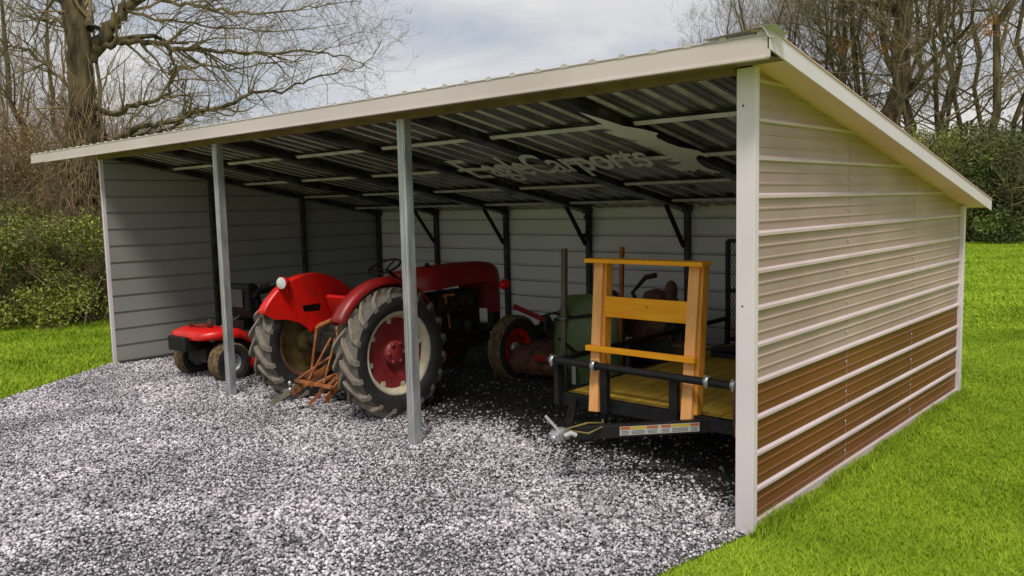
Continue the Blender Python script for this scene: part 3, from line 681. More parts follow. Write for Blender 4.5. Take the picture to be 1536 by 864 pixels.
for s_ in (-1,1):
    b = MB(); b.box((min(s_*.2,s_*.5),.35,.50),(max(s_*.2,s_*.5),.75,.53)); b.build('footplate', 'rust_dark', tr)

# ------------------------------------------------------------------ riding mower
mw = empty('riding_mower', (-7.84,.44,0), .05, 'small red riding mower with black seat parked behind the galvanised post', 'mower')
wheel(mw, 'rear_wheel', (.44,0,.245), .25, .22, .115, 1, 'mud_rubber', 'galv', 0, 'galv', lug_m='mud_rubber', ribs=4)
wheel(mw, 'rear_wheel', (-.40,0,.245), .25, .22, .115, 1, 'mud_rubber', 'galv', 0, 'galv', lug_m='mud_rubber', ribs=4)
wheel(mw, 'front_wheel', (.34,1.25,.18), .18, .14, .09, 1, 'mud_rubber', 'galv', 0, 'galv')
wheel(mw, 'front_wheel', (-.34,1.25,.18), .18, .14, .09, -1, 'mud_rubber', 'galv', 0, 'galv')
b = MB()
def dsec(y, z, w_, th): return [(-w_,y,z-th),(-w_,y,z-.03),(-w_+.05,y,z),(w_-.05,y,z),(w_,y,z-.03),(w_,y,z-th)]
ss = [dsec(-.36,.60,.22,.05),dsec(-.33,.645,.36,.09),dsec(-.1,.67,.46,.12),dsec(.15,.66,.50,.12),dsec(.32,.56,.52,.12),dsec(.43,.42,.52,.12),dsec(.50,.30,.50,.06)]
b.add([v for q in ss for v in q], [(i*6+j,(i+1)*6+j,(i+1)*6+j+1,i*6+j+1) for i in range(6) for j in range(5)]+[tuple(range(6)),tuple(range(36,42))], 0, True)
o = b.build('rear_fender', 'red', mw); sd = o.modifiers.new('solid','SOLIDIFY'); sd.thickness = .012
b = MB(); b.box((-.30,-.42,.40),(.12,-.20,.585)); b.build('rear_box', 'black', mw, .012)
b = MB(); b.box((-.22,-.2,.24),(.22,1.3,.42)); b.bar((-.4,0,.245),(.44,0,.245), .06,.06); b.bar((-.34,1.25,.22),(.34,1.25,.22), .05,.05); b.box((.2,.1,.28),(.4,.6,.5)); b.build('chassis', 'black_matte', mw, .01)
b = MB(); b.prism([(.34,.10),(.34,.24),(1.1,.24),(1.1,.10)], -.55, .55, 'x'); b.build('cutter_deck', 'red', mw, .03)
b = MB(); b.prism([(.98,.42),(.98,.66),(1.1,.70),(1.5,.64),(1.6,.56),(1.6,.38)], -.25, .25, 'x'); b.build('hood', 'red', mw, .04)
SY = .36
b = MB(); b.prism([(.16+SY,.70),(.58+SY,.70),(.60+SY,.76),(.50+SY,.80),(.24+SY,.80),(.17+SY,1.10),(.08+SY,1.18),(.0+SY,1.16),(.0+SY,.82),(.06+SY,.70)], -.25, .25, 'x'); b.build('seat', 'seat', mw, .05, loc=(.14,0,.04))
b = MB(); b.prism([(-.012+SY,.86),(-.03+SY,.86),(-.03+SY,1.10),(-.012+SY,1.10)], -.15, .15, 'x'); M['panel_grey'] = mat('seat_panel_grey', (.06,.06,.062), .6); b.build('seat_back_panel', 'panel_grey', mw, .006, loc=(.14,0,.04))
for s_ in (-1,1):
    b = MB(); b.tube([(s_*.27,.06+SY,1.0),(s_*.29,.12+SY,1.08),(s_*.30,.42+SY,1.10),(s_*.29,.50+SY,1.07)], [.03,.045,.045,.03], 8); b.tube([(s_*.27,.1+SY,1.04),(s_*.27,.14+SY,.72)], .022, 6); b.build('armrest', 'seat', mw, loc=(.14,0,.03))
    b = MB(); b.tube([(s_*.36,.45+SY,.62),(s_*.38,.6+SY,.86),(s_*.32,.68+SY,1.10),(s_*.18,.70+SY,1.12)], .018, 8); b.build('control_lever', 'black', mw)
b = MB(); b.box((.24,.30+SY,.56),(.42,.52+SY,.92)); b.box((.27,.28+SY,.64),(.39,.30+SY,.84)); b.build('control_panel', 'black', mw, .02)
b = MB(); b.box((-.18,.04+SY,.58),(.18,.5+SY,.71)); b.build('seat_mount', 'black', mw)
b = MB(); b.tube([(.13,.02+SY,.78),(.24,-.25+SY,.69),(.28,-.35+SY,.70)], .010, 6); b.build('release_lever', 'chrome', mw)
b = MB(); b.tube([(-.26,-.1,.70),(-.02,-.14,.70),(.1,-.1,.70)], .012, 6); b.box((-.28,-.14,.672),(-.22,-.04,.72)); b.lathe([(0,.001),(0,.035),(.07,.035),(.1,.02),(.12,.001)], 12, 'z', (.06,-.02,.67)); b.build('latch_bar', 'rust_dark', mw)

# ------------------------------------------------------------------ utility trailer
tl = empty('utility_trailer', (-1.31,.75,0), 0, 'black utility trailer with wooden deck and pipe rail behind the white corner', 'trailer')
TW = .885; TL = 3.15
b = MB()
b.box((-TW,-.0,.40),(TW,.07,.505)); b.box((-TW,TL-.07,.40),(TW,TL,.505)); b.box((-TW,.07,.40),(-TW+.06,TL-.07,.505)); b.box((TW-.06,.07,.40),(TW,TL-.07,.505))
for i in range(4): b.box((-TW+.06,.5+i*.65,.41),(TW-.06,.56+i*.65,.46))
b.build('frame', 'black', tl, .004)
dk = MB()
nb = 11; bw = (2*TW-.13)/nb
for i in range(nb):
    x0 = -TW+.064+i*bw; dk.box((x0+.004,.075,.465),(x0+bw-.004,TL-.075,.508), 0)
M['deck'] = mat('pine_deck', (.48,.29,.03), .6, 0, (.68,.45,.07), 5, 6, .12, 30, stretch=(6,.7,5), island=.18)
dk.build('deck', 'deck', tl, .003)
rl = MB(); rl.tube([(-TW-.03,-.07,.81),(TW+.02,-.07,.80)], .032, 12); rl.build('front_rail', 'black', tl)
for x0 in (-.34,.33,TW-.02,-TW+.03):
    p_ = MB(); p_.box((x0-.035,-.058,.405),(x0+.035,-.002,.79)) if abs(x0) < .5 else p_.box((x0-.025,-.05,.405),(x0+.025,0.05,.80)); p_.build('rail_post', 'black', tl, .004)
for x0 in (-TW+.02,.63 if False else -.42, TW-.24, TW-.02):
    k_ = MB(); k_.lathe([(-.02,.036),(-.02,.044),(.02,.044),(.02,.036)], 14, 'x', (x0,-.07,.808)); k_.tube([(x0,-.1,.76),(x0,-.1,.86)], .008, 6); k_.build('rail_clamp', 'chrome', tl)
for s_ in (-1,1):
    p_ = MB(); p_.bar((s_*(TW-.02),.05,.80),(s_*(TW-.02),TL,.80), .045, .045); p_.build('side_rail', 'black', tl, .004)
    for yy in (1.1,2.1,TL-.03):
        p_ = MB(); p_.box((s_*(TW-.02)-.02,yy-.02,.505),(s_*(TW-.02)+.02,yy+.02,.778)); p_.build('rail_post', 'black', tl)
    tb = MB(); tb.bar((-.17+s_*-.02,-.78,.42),(s_*.72,.02,.42) if s_ < 0 else (.60,.02,.44), .06, .10); t_o = tb.build('tongue_beam', 'black', tl, .004)
    if s_ > 0:
        A = Vector((-.19,-.78,.42)); Bq = Vector((.60,.02,.44)); dr = (Bq-A); n2 = Vector((dr.y,-dr.x,0)).normalized()*.0335
        lb = MB()
        def strip(t0, t1, z0, z1, mi, k=1.0):
            P0 = A+dr*t0+n2*k; P1 = A+dr*t1+n2*k
            lb.add([P0+Vector((0,0,z0)),P1+Vector((0,0,z0)),P1+Vector((0,0,z1)),P0+Vector((0,0,z1))], [(0,1,2,3)], mi)
        strip(.38,.93,-.032,.038,0)
        for a0_, a1_, mm in ((.385,.45,2),(.455,.56,1),(.565,.645,2),(.665,.73,2),(.735,.86,1),(.865,.925,2)):
            strip(a0_,a1_,.012,.034,mm,1.03)
            for q in range(3): strip(a0_+.006,a1_-.008,-.024+q*.011,-.020+q*.011,3,1.03)
        lb.build('warning_label', ['lab_white','lab_yellow','lab_red','lab_black'], t_o)
cp = MB(); cp.prism([(-.91,.39),(-.74,.38),(-.74,.46),(-.84,.48),(-.93,.45)], -.225, -.135, 'x'); cp.ball((-.18,-.90,.42),.035,.04,.03)
cp.build('coupler', 'galv', tl, .01)
cp = MB(); cp.bar((-.18,-.86,.47),(-.24,-.93,.58), .035, .02); cp.tube([(-.12,-.86,.43),(-.09,-.82,.45),(-.06,-.79,.43)], .02, 6); cp.build('latch', 'lab_white', tl)
cp = MB(); cp.tube([(-.14,-.8,.47),(-.05,-.66,.50),(-.02,-.5,.47),(-.1,-.4,.46)], .008, 6); cp.tube([(-.14,-.8,.46),(.0,-.72,.44),(.04,-.6,.47)], .007, 6); cp.build('wiring', 'yellow_hub', tl)
ch = MB()
for i in range(9): ch.tube([(.02+i*.05,-.03,.37+.006*math.sin(i*2)),(.06+i*.05,-.035,.37)], .009, 6)
ch.build('safety_chain', 'galv', tl)
for s_ in (-1,1):
    wheel(tl, 'wheel', (s_*(TW-.16),1.75,.20), .195, .15, .11, s_, 'black_rubber', 'galv', 0, 'galv', ribs=3)
mk = MB(); mk.box((TW-.01,-.085,.42),(TW+.03,-.055,.50)); mk.box((TW-.02,-.10,.50),(TW+.02,-.06,.78),1); mk.build('side_marker', ['amber','rust_dark'], tl, .004)
gt = MB()
for a_, b_ in (((-TW,TL+.03,.50),(-TW,TL+.03,1.70)),((TW,TL+.03,.50),(TW,TL+.03,1.70)),((-TW,TL+.03,1.70),(TW,TL+.03,1.70)),((-TW,TL+.03,.55),(TW,TL+.03,.55)),((-TW,TL+.03,1.12),(TW,TL+.03,1.12)),((0,TL+.03,.55),(0,TL+.03,1.7))):
    gt.bar(a_, b_, .045, .045, up=(0,1,0))
go = gt.build('ramp_gate', 'black', tl)
mh = MB(); st = .045
for i in range(int(2*TW/st)+28):
    for sg in (-1, 1):
        x0 = -TW-1.2+i*st*1.0; z0, z1 = .56, 1.69; sl_ = .55*sg
        xa = x0 if sg > 0 else x0+.62; xb = xa+sl_*(z1-z0)
        t0, t1 = 0., 1.
        for lim in (-TW+.01, TW-.01):
            pass
        # clip to the frame
        ts = [0.,1.]
        if xb != xa:
            ta = (-TW+.01-xa)/(xb-xa); tb_ = (TW-.01-xa)/(xb-xa); lo_, hi_ = min(ta,tb_), max(ta,tb_); ts = [max(0,lo_), min(1,hi_)]
        if ts[1]-ts[0] > .02:
            mh.bar((xa+(xb-xa)*ts[0],TL+.03,z0+(z1-z0)*ts[0]),(xa+(xb-xa)*ts[1],TL+.03,z0+(z1-z0)*ts[1]), .005, .005, up=(0,1,0))
mh.build('mesh_panel', 'mesh', go)

# wooden frame bolted inside the trailer rail
wf = empty('wooden_stand', (-1.31,.70,0), 0, 'upright frame of orange-yellow pine boards fixed to the front of the trailer', 'wooden frame')
def wpost(xb, xt):
    b = MB(); p0 = Vector((xb,.02,.40)); p1 = Vector((xt,.24,1.66)); b.bar(p0, p1, .095, .055, up=(0,1,.17)); b.build('upright', 'pine_pale', wf, .004)
    b = MB(); b.bar(p0+Vector((.055,.075,.1)), p1+Vector((.055,.045,0)), .03, .09, up=(0,1,.17)); b.build('upright_backing', 'pine', wf, .004)
wpost(-.45,-.53); wpost(.44,.40)
b = MB(); b.bar((-.62,.20,1.68),(.52,.20,1.68), .15, .035, up=(0,0,1)); b.build('top_board', 'pine_h', wf, .003)
b = MB(); b.bar((-.43,.175,1.29),(.37,.175,1.29), .035, .175, up=(0,.1,1)); b.build('middle_board', 'pine_h', wf, .003)
b = MB(); b.bar((-.55,.055,.94),(.50,.055,.94), .05, .045, up=(0,0,1)); b.build('lower_board', 'pine_h', wf, .003)
kn = MB(); kn.ball((-.02,.157,1.22),.018,.004,.018); kn.ball((-.01,.158,1.31),.008,.003,.008); kn.build('knot', 'rust_dark', wf)

# ------------------------------------------------------------------ things in the back
# green implement shell
gs = empty('implement_shell', (-3.32,2.75,0), .1, 'upright rounded green metal implement shell behind the trailer corner', 'implement')
b = MB(); n = 12; secs = []
for i in range(n+1):
    t_ = i/n; z = .02+1.06*t_; w_ = .44*(1-.10*t_**4); yb = -.05-.12*math.sin(t_*PI)+(.10*max(0,t_-.8)/.2)
    secs.append([Vector((-w_,yb+.20,z)),Vector((-w_*.96,yb+.04,z)),Vector((-w_*.7,yb-.03,z+.02*t_)),Vector((0,yb-.06,z+.05*t_)),Vector((w_*.7,yb-.03,z+.02*t_)),Vector((w_*.96,yb+.04,z)),Vector((w_,yb+.22,z))])
b.add([v for q in secs for v in q], [(i*7+j,i*7+j+1,(i+1)*7+j+1,(i+1)*7+j) for i in range(n) for j in range(6)]+[tuple(range(n*7,n*7+7)), tuple(range(7))], 0, True)
o = b.build('shell', 'green', gs); sd = o.modifiers.new('solid','SOLIDIFY'); sd.thickness = .01
b = MB(); b.bar((-.38,-.17,.83),(.20,-.22,.93), .03,.03); b.bar((-.3,-.19,.62),(-.05,-.25,.48), .03,.03); b.bar((-.46,-.05,.88),(-.12,-.2,.88), .02,.02); b.build('strut', 'black', gs)
b = MB()
for i in range(7): b.box((.245+.006*(i%2),-.195,.55+i*.03),(.275,-.19,.572+i*.03))
b.box((-.12,-.215,.10),(-.07,-.21,.38)); b.build('lettering', 'lab_white', gs)
sk = empty('wooden_stake', (-3.52,2.5,0), 0, 'tall grey-green weathered wooden stake standing beside the green shell', 'stake')
b = MB(); b.bar((0,0,0),(-.0,.05,1.66), .065, .05, up=(0,1,0)); b.build('stake_pole', 'grey_wood', sk, .006)
b = MB(); b.tube([(-.04,-.04,.86),(.04,-.04,.86),(.04,.06,.86),(-.04,.06,.86)], .01, 6, closed=True); b.build('wire_loop', 'galv', sk)
o = MB().bar((-2.92,2.75,0),(-2.86,2.75,1.68), .045, .04, up=(0,1,0)); s2 = o.build('wooden_stake', 'rust', None, .004); tag(s2, 'thin reddish wooden stake poking above the pine top board', 'stake')
# rotary implement hitched behind the front wheel
im = empty('rotary_cutter', (-4.12,3.0,0), .1, 'dark red rusty rotary cutter with angled arm beside the tractor front wheel', 'implement')
b = MB(); b.prism([(-.35,.10),(-.42,.22),(-.30,.38),(.1,.46),(.5,.42),(.6,.2),(.6,.08)], -.42, .34, 'x'); b.build('housing', 'rust_dark', im, .03)
b = MB(); b.bar((-.56,.0,.88),(-.05,.0,.72), .05,.06); b.build('top_link', 'dull_red', im, .01)
b = MB(); b.bar((-.3,.1,.4),(-.1,.0,.78), .05,.04); b.bar((.2,.1,.4),(-.05,.0,.78), .05,.04); b.tube([(-.05,-.04,.8),(.2,-.12,.86),(.45,-.1,.88)], .015, 6); b.tube([(-.05,-.04,.76),(.1,-.2,.6),(.35,-.3,.48)], .012, 6); b.tube([(.0,-.05,.8),(-.02,-.1,.6)], .03, 6)
b.build('hitch_frame', 'black_matte', im)
b = MB(); b.box((.05,-.46,.30),(.26,-.42,.38)); b.build('side_plate', 'dull_red', im, .01)
b = MB(); b.lathe([(0,.001),(0,.17),(.22,.15),(.3,.08),(.3,.001)], 16, 'z', (.05,-.15,.10)); b.build('skid_hub', 'rust', im)
b = MB(); b.box((-.4,.2,.4),(.3,.6,.62)); b.lathe([(0,.001),(0,.12),(.2,.12),(.24,.06),(.24,.001)], 14, 'z', (-.05,.2,.45)); b.build('gearbox', 'engine', im, .03)

# garden tiller on the deck
ti = empty('garden_tiller', (-2.25,3.3,.51), 0, 'old garden tiller with brown engine and black handlebar seen through the upright pine frame', 'tiller')
ti.location = (-2.72,3.45,0); ti.scale = (1.25,1.25,1.62)
b = MB(); b.prism([(-.2,.36),(-.22,.50),(-.12,.60),(.14,.62),(.24,.52),(.22,.36)], -.34, .18, 'x'); b.lathe([(0,.001),(0,.13),(.05,.13),(.08,.10),(.10,.001)], 18, 'z', (-.12,0,.61)); b.build('engine', 'rust_dark', ti, .03)
b = MB(); b.tube([(-.30,0,.45),(-.55,-.05,.66),(-.74,-.08,.70),(-.80,-.1,.62)], .022, 8); b.tube([(-.30,0.1,.45),(-.45,.1,.66),(-.30,.1,.78),(-.18,.1,.80)], .020, 8); b.build('handlebar', 'black_matte', ti)
b = MB(); b.box((-.3,-.15,.18),(.2,.15,.38)); b.bar((-.7,0,.16),(.5,0,.24), .08,.10); b.box((.0,-.1,.02),(.15,.1,.2)); b.build('chassis', 'black_matte', ti, .02)
for xw in (-.32,.2):
    b = MB(); b.lathe([(-.05,.07),(-.05,.15),(-.03,.17),(.03,.17),(.05,.15),(.05,.07),(.02,.06),(.02,.001)], 22, 'x'); b.build('wheel', 'black_rubber', ti, loc=(xw,-.1,.17))
b = MB()
for i in range(5):
    th = 2*PI*i/5; b.bar((.05,.35,.17),(.05,.35+.14*math.cos(th),.17+.14*math.sin(th)), .02,.05)
b.bar((-.2,.35,.17),(.25,.35,.17), .03,.03); b.build('tines', 'rust_dark', ti)
# drill-like upright tool (dark red head on a black stem)
ut = empty('hand_winch', (-2.42,3.05,0), 0, 'rusty red and black hand winch standing upright right of the tiller', 'tool'); ut.scale = (1.35,1.35,1.6)
b = MB(); b.ball((0,0,.74),.055,.05,.075); b.ball((.03,0,.66),.04); b.build('head', 'rust_dark', ut)
b = MB(); b.tube([(0,0,.62),(.03,0,.50),(.06,.02,.40),(.10,.02,.0)], [.03,.045,.03,.02], 8); b.tube([(0,0,.56),(-.06,0,.46),(-.05,0,.40)], .016, 6); b.tube([(.04,0,.5),(.12,0,.42)], .014, 6); b.box((-.02,-.06,0),(.2,.08,.012)); b.build('stem', 'black', ut)
def crate(loc, sz, rz, lab, m='brown_box'):
    t_ = empty('wooden_box', loc, rz, lab, 'box'); a, b_, c_ = sz; w_ = MB()
    w_.box((-a/2,-b_/2,0),(a/2,b_/2,.015)); w_.box((-a/2,-b_/2,.015),(-a/2+.015,b_/2,c_)); w_.box((a/2-.015,-b_/2,.015),(a/2,b_/2,c_)); w_.box((-a/2+.015,-b_/2,.015),(a/2-.015,-b_/2+.015,c_)); w_.box((-a/2+.015,b_/2-.015,.015),(a/2-.015,b_/2,c_)); w_.build('box_body', m, t_, .003)
    s_ = MB(); s_.box((-a/2-.004,-b_/2-.010,c_*.30),(a/2+.004,-b_/2-.001,c_*.38)); s_.box((-a/2-.004,-b_/2-.010,c_*.66),(a/2+.004,-b_/2-.001,c_*.74)); s_.build('slat', 'rust', t_); return t_
crate((-1.35,3.15,.51),(.24,.22,.22),.1,'small brown box on the deck beside the pale tin')
tn = MB(); tn.lathe([(0,.001),(0,.06),(.005,.065),(.14,.065),(.145,.062),(.145,.001)], 20, 'z'); o = tn.build('tin_can', 'cream', None, loc=(-1.10,3.0,.51)); tag(o, 'pale yellow tin can near the chain on the trailer deck', 'tin')
for i, (xx, yy, rr_, lab) in enumerate(((-1.72,3.45,.14,'brown clay pot standing nearest the garden tiller'),(-2.0,2.6,.11,'smaller brown clay pot in front of the garden tiller'))):
    b = MB(); b.lathe([(0,.001),(0,rr_*.7),(rr_*1.5,rr_),(rr_*1.5,rr_*1.1),(rr_*1.75,rr_*1.1),(rr_*1.75,rr_*.95),(rr_*1.4,rr_*.9),(rr_*1.3,.001)], 22, 'z'); o = b.build('clay_pot', 'brown_box', None, loc=(xx,yy,.51)); tag(o, lab, 'pot')
cb = MB(); cb.box((-.35,-.02,0),(.35,.14,.05)); cb.tube([(-.35,.05,.06),(-.1,.0,.10),(.2,.05,.07),(.4,-.05,.05)], .02, 6); cb.bar((-.4,.1,.05),(.42,0,.22), .06,.05); o = cb.build('scrap_iron', 'black_matte', None, loc=(-1.55,3.0,.51)); tag(o, 'dark bent iron bars lying low across the trailer deck', 'scrap')
# chain over the gate
chn = empty('chain', (-.98,3.80,0), 0, 'yellowed chain hanging over the ramp gate of the trailer', 'chain')
b = MB()
for i in range(16):
    z = 1.02-i*.028; ring = [(.018*math.cos(a)*(1 if i%2 else .3), .018*math.cos(a)*(.3 if i%2 else 1), z+.024*math.sin(a)) for a in [2*PI*j/10 for j in range(10)]]; b.tube(ring, .006, 6, closed=True)
b.build('links', 'yellow_hub', chn)
b = MB(); b.ball((0,0,1.08),.05,.04,.07); b.ball((-.04,0,1.0),.03); b.tube([(0,0,1.1),(.02,.06,1.14)], .014, 6); b.build('binder', 'black', chn)
# iron hook on the back post
hk = MB(); X = -4.90
hk.tube([(X+.06,4.80,1.62),(X+.02,4.79,1.75),(X+.05,4.79,1.88),(X+.06,4.79,1.98)], [.02,.03,.025,.03], 8)
hk.tube([(X+.04,4.78,1.72),(X-.04,4.77,1.69),(X-.10,4.77,1.70),(X-.14,4.77,1.75)], [.03,.035,.022,.008], 8); hk.ball((X+.03,4.78,1.97),.05,.03,.045); hk.ball((X+.07,4.78,1.86),.03,.02,.05)
o = hk.build('iron_hook', 'black_matte'); tag(o, 'black curved iron hook hanging on a back post', 'hook')

# ------------------------------------------------------------------ trees
def tubes_np(branches, sides_fn):
    """branches: list of (pts (n,3), rad (n,)) -> V, F arrays grouped by shape"""
    groups = {}
    for p, rd in branches: groups.setdefault((len(p), sides_fn(rd[0])), []).append((p, rd))
    Vs = []; Fs = []; off = 0
    for (n, s_), lst in groups.items():
        P = np.array([q[0] for q in lst]); Rd = np.array([q[1] for q in lst]); B = len(lst)
        T_ = np.empty_like(P); T_[:,1:-1] = P[:,2:]-P[:,:-2]; T_[:,0] = P[:,1]-P[:,0]; T_[:,-1] = P[:,-1]-P[:,-2]
        T_ /= np.linalg.norm(T_, axis=2, keepdims=True)+1e-9
        ref = np.tile(np.array([.3,.2,.93]), (B,1)); ref = np.where(np.abs((ref*T_[:,0]).sum(1,keepdims=True)) > .9, np.array([1.,0,0]), ref)
        A = np.cross(T_, ref[:,None,:]); A /= np.linalg.norm(A, axis=2, keepdims=True)+1e-9; Bn = np.cross(T_, A)
        th = 2*PI*np.arange(s_)/s_
        V = P[:,:,None,:]+(A[:,:,None,:]*np.cos(th)[None,None,:,None]+Bn[:,:,None,:]*np.sin(th)[None,None,:,None])*Rd[:,:,None,None]
        idx = np.arange(B*n*s_).reshape(B,n,s_)+off; nx = np.roll(idx, -1, 2)
        Fs.append(np.stack([idx[:,:-1],nx[:,:-1],nx[:,1:],idx[:,1:]], -1).reshape(-1,4)); Vs.append(V.reshape(-1,3)); off += V.size//3
    return np.concatenate(Vs), np.concatenate(Fs)
def unit(v): return v/(np.linalg.norm(v)+1e-9)
def grow(out, p, d, L, r0, lvl, maxl, R_, kids, up=.15, wander=.25, spread=(.5,1.0)):
    n = [9,8,7,6,5,4][min(lvl,5)]; pts = [p]; seg = L/(n-1); d = unit(d)
    dirs = [d]
    for i in range(n-1):
        d = unit(d+R_.normal(0, wander, 3)*(.6+.1*lvl)+np.array([0,0,up*.35])); pts.append(pts[-1]+d*seg); dirs.append(d)
    rad = r0*(1-.78*np.linspace(0,1,n)**1.1); pts = np.array(pts); out.append((pts, rad))
    if lvl >= maxl: return
    k = kids[lvl]
    for i in range(k):
        t_ = R_.uniform(.18,1.0) if lvl else R_.uniform(.3,1.0); j = min(int(t_*(n-1)), n-2); fr = t_*(n-1)-j
        q = pts[j]+(pts[j+1]-pts[j])*fr; side = unit(np.cross(dirs[j], R_.normal(0,1,3)))
        a = R_.uniform(*spread); nd = dirs[j]*math.cos(a)+side*math.sin(a); nd[2] += up*.4
        rr_ = (rad[j]+(rad[j+1]-rad[j])*fr)*R_.uniform(.36,.62)
        grow(out, q, nd, L*R_.uniform(.38,.68)*(1-.25*t_), max(rr_, .0035), lvl+1, maxl, R_, kids, up, wander, spread)
sides = lambda r_: 10 if r_ > .12 else (6 if r_ > .03 else (4 if r_ > .012 else 3))
def split_tree(name, branches, parent, bark='bark', twig='twig', rmin=.045):
    tk = [b for b in branches if b[1][0] >= rmin]; tw = [b for b in branches if b[1][0] < rmin]
    if tk: V, F = tubes_np(tk, sides); npobj('trunk', V, F, bark, parent, True)
    if tw: V, F = tubes_np(tw, sides); npobj('crown', V, F, twig, parent, True)

# the big bare tree left of the shed, limbs laid out in a plane square to the line of sight
BD = 19.0; bt_o = gpos(125, BD)
ax_v = Vector((bt_o.x-CAM.x, bt_o.y-CAM.y, 0)).normalized(); ax_r = Vector((ax_v.y, -ax_v.x, 0))
SC = BD/1239.45/math.cos(math.atan((125-768)/1239.45)) if False else BD/ (1239.45/ math.cos(math.atan((125-768)/1239.45)))
def tp(px, py, dp=0):      # local point of the tree from its sketch
    d_ = f+r2*((px-768)/1239.45)-u2*((py-432)/1239.45); t_ = (Vector((bt_o.x,bt_o.y,0))-CAM).dot(ax_v)/d_.dot(ax_v); q = CAM+d_*t_+ax_v*dp
    return np.array((q.x-bt_o.x, q.y-bt_o.y, q.z))
def smooth(pts, n):
    pts = np.array(pts); t0 = np.linspace(0,1,len(pts)); t1 = np.linspace(0,1,n); o_ = np.stack([np.interp(t1,t0,pts[:,i]) for i in range(pts.shape[1])],1)
    for _ in range(2): o_[1:-1] = (o_[:-2]+2*o_[1:-1]+o_[2:])/4
    return o_
def limb(out, sk, r0, r1, kids, R_, klen, krad=.5, up=.12, maxl=3, kk=(5,4,3,3)):
    p = smooth([tp(*q) for q in sk], max(10, len(sk)*4)); n = len(p); p += R_.normal(0,.03,p.shape); rad = np.linspace(r0, r1, n)*.74; kids = int(kids*1.35); out.append((p, rad))
    for i in range(kids):
        t_ = R_.uniform(.12,1.0); j = min(int(t_*(n-1)), n-2); d = unit(p[j+1]-p[j]); side = unit(np.cross(d, R_.normal(0,1,3))); a = R_.uniform(.4,1.1)
        grow(out, p[j], d*math.cos(a)+side*math.sin(a), klen*R_.uniform(.5,1.1), max(rad[j]*R_.uniform(.3,.55),.006), 1, maxl, R_, kk, up, .3)
R1 = np.random.default_rng(3); out = []
big = empty('bare_tree', bt_o, 0, 'large leafless tree with a thick vine-wrapped trunk beside the shed', 'tree')
trunk = smooth([tp(*q) for q in ((132,520),(128,440),(126,380),(127,300),(124,220),(124,140),(120,70),(108,0),(98,-90),(92,-200))], 34); trunk[0][2] = min(trunk[0][2],-.1)
out.append((trunk+R1.normal(0,.015,trunk.shape), np.interp(np.linspace(0,1,34),[0,.1,.5,.75,1],[.40,.29,.26,.24,.12])))
limb(out, ((132,90),(155,50),(180,22),(215,-12),(260,-70),(300,-140)), .22,.06,16,R1,2.6)
limb(out, ((140,76,-.2),(165,68),(190,62),(235,62),(262,74),(300,72),(350,78),(410,84),(470,76),(520,84),(556,104)), .11,.012,34,R1,1.9)
limb(out, ((256,78,-.3),(262,100),(258,120),(268,104),(300,96),(350,104),(400,98),(450,88),(500,72),(545,60)), .05,.01,24,R1,1.5)
limb(out, ((134,166,.2),(165,170),(205,158),(240,150),(255,138),(258,110),(254,96)), .085,.03,16,R1,1.5)
limb(out, ((160,215,.8),(215,190),(262,182),(300,165),(345,160),(360,145),(395,137),(430,138),(460,118),(510,108),(550,98),(572,62)), .085,.010,34,R1,1.6)
limb(out, ((160,200,.8),(130,170),(122,150)), .12,.08,6,R1,1)
limb(out, ((200,208,.5),(250,196),(285,176),(300,160)), .08,.03,12,R1,1.3)
limb(out, ((135,50,-.4),(128,10),(130,-60),(150,-150)), .12,.05,18,R1,2.4)
limb(out, ((118,60),(85,30),(42,26),(10,10)), .06,.012,14,R1,1.5)
limb(out, ((120,150),(80,110),(40,70),(0,60),(-40,70)), .06,.015,18,R1,1.7)
limb(out, ((110,20),(60,-40),(0,-90)), .14,.04,16,R1,2.4)
limb(out, ((230,-10,.4),(290,10),(350,18),(420,20),(480,10),(540,0)), .06,.01,30,R1,1.8)
limb(out, ((180,20,-.5),(230,28),(290,36),(360,44),(440,46),(520,36)), .05,.01,30,R1,1.7)
limb(out, ((200,0,.3),(260,-40),(340,-60),(420,-70),(500,-50)), .08,.015,26,R1,2.1, up=-.05)
limb(out, ((122,250),(85,235),(50,240),(10,225)), .05,.012,14,R1,1.4)
limb(out, ((128,230),(165,250),(200,240),(240,225)), .04,.012,12,R1,1.2)
split_tree('bare_tree', out, big, rmin=.05)
# vines on the trunk
vo = []
for i in range(120):
    z0 = R1.uniform(0,1.5); z1 = z0+R1.uniform(1.5,4.2); n = 14; ph = R1.uniform(0,2*PI); zz = np.linspace(z0, min(z1,5.4), n)
    cx = np.interp(zz, trunk[:,2], trunk[:,0]); cy = np.interp(zz, trunk[:,2], trunk[:,1]); rr_ = np.interp(zz,[0,1,5,6],[.36,.31,.28,.26])+R1.uniform(.0,.16)*np.abs(np.sin(zz*3+ph))
    a = ph+np.cumsum(R1.normal(0,.28,n)); vo.append((np.stack([cx+rr_*np.cos(a), cy+rr_*np.sin(a), zz],1), np.linspace(R1.uniform(.012,.03),.008,n)))
    for _ in range(5):
        j = R1.integers(1,n-2); grow(vo, vo[-1][0][j] if False else np.array([cx[j]+rr_[j]*np.cos(a[j]), cy[j]+rr_[j]*np.sin(a[j]), zz[j]]), np.array([np.cos(a[j]),np.sin(a[j]),R1.normal(-.2,.5)]), R1.uniform(.3,.8), .009, 3, 4, R1, (3,3,3,3,2), -.2, .4)
V, F = tubes_np(vo, sides); npobj('vines', V, F, 'vine', big, True)

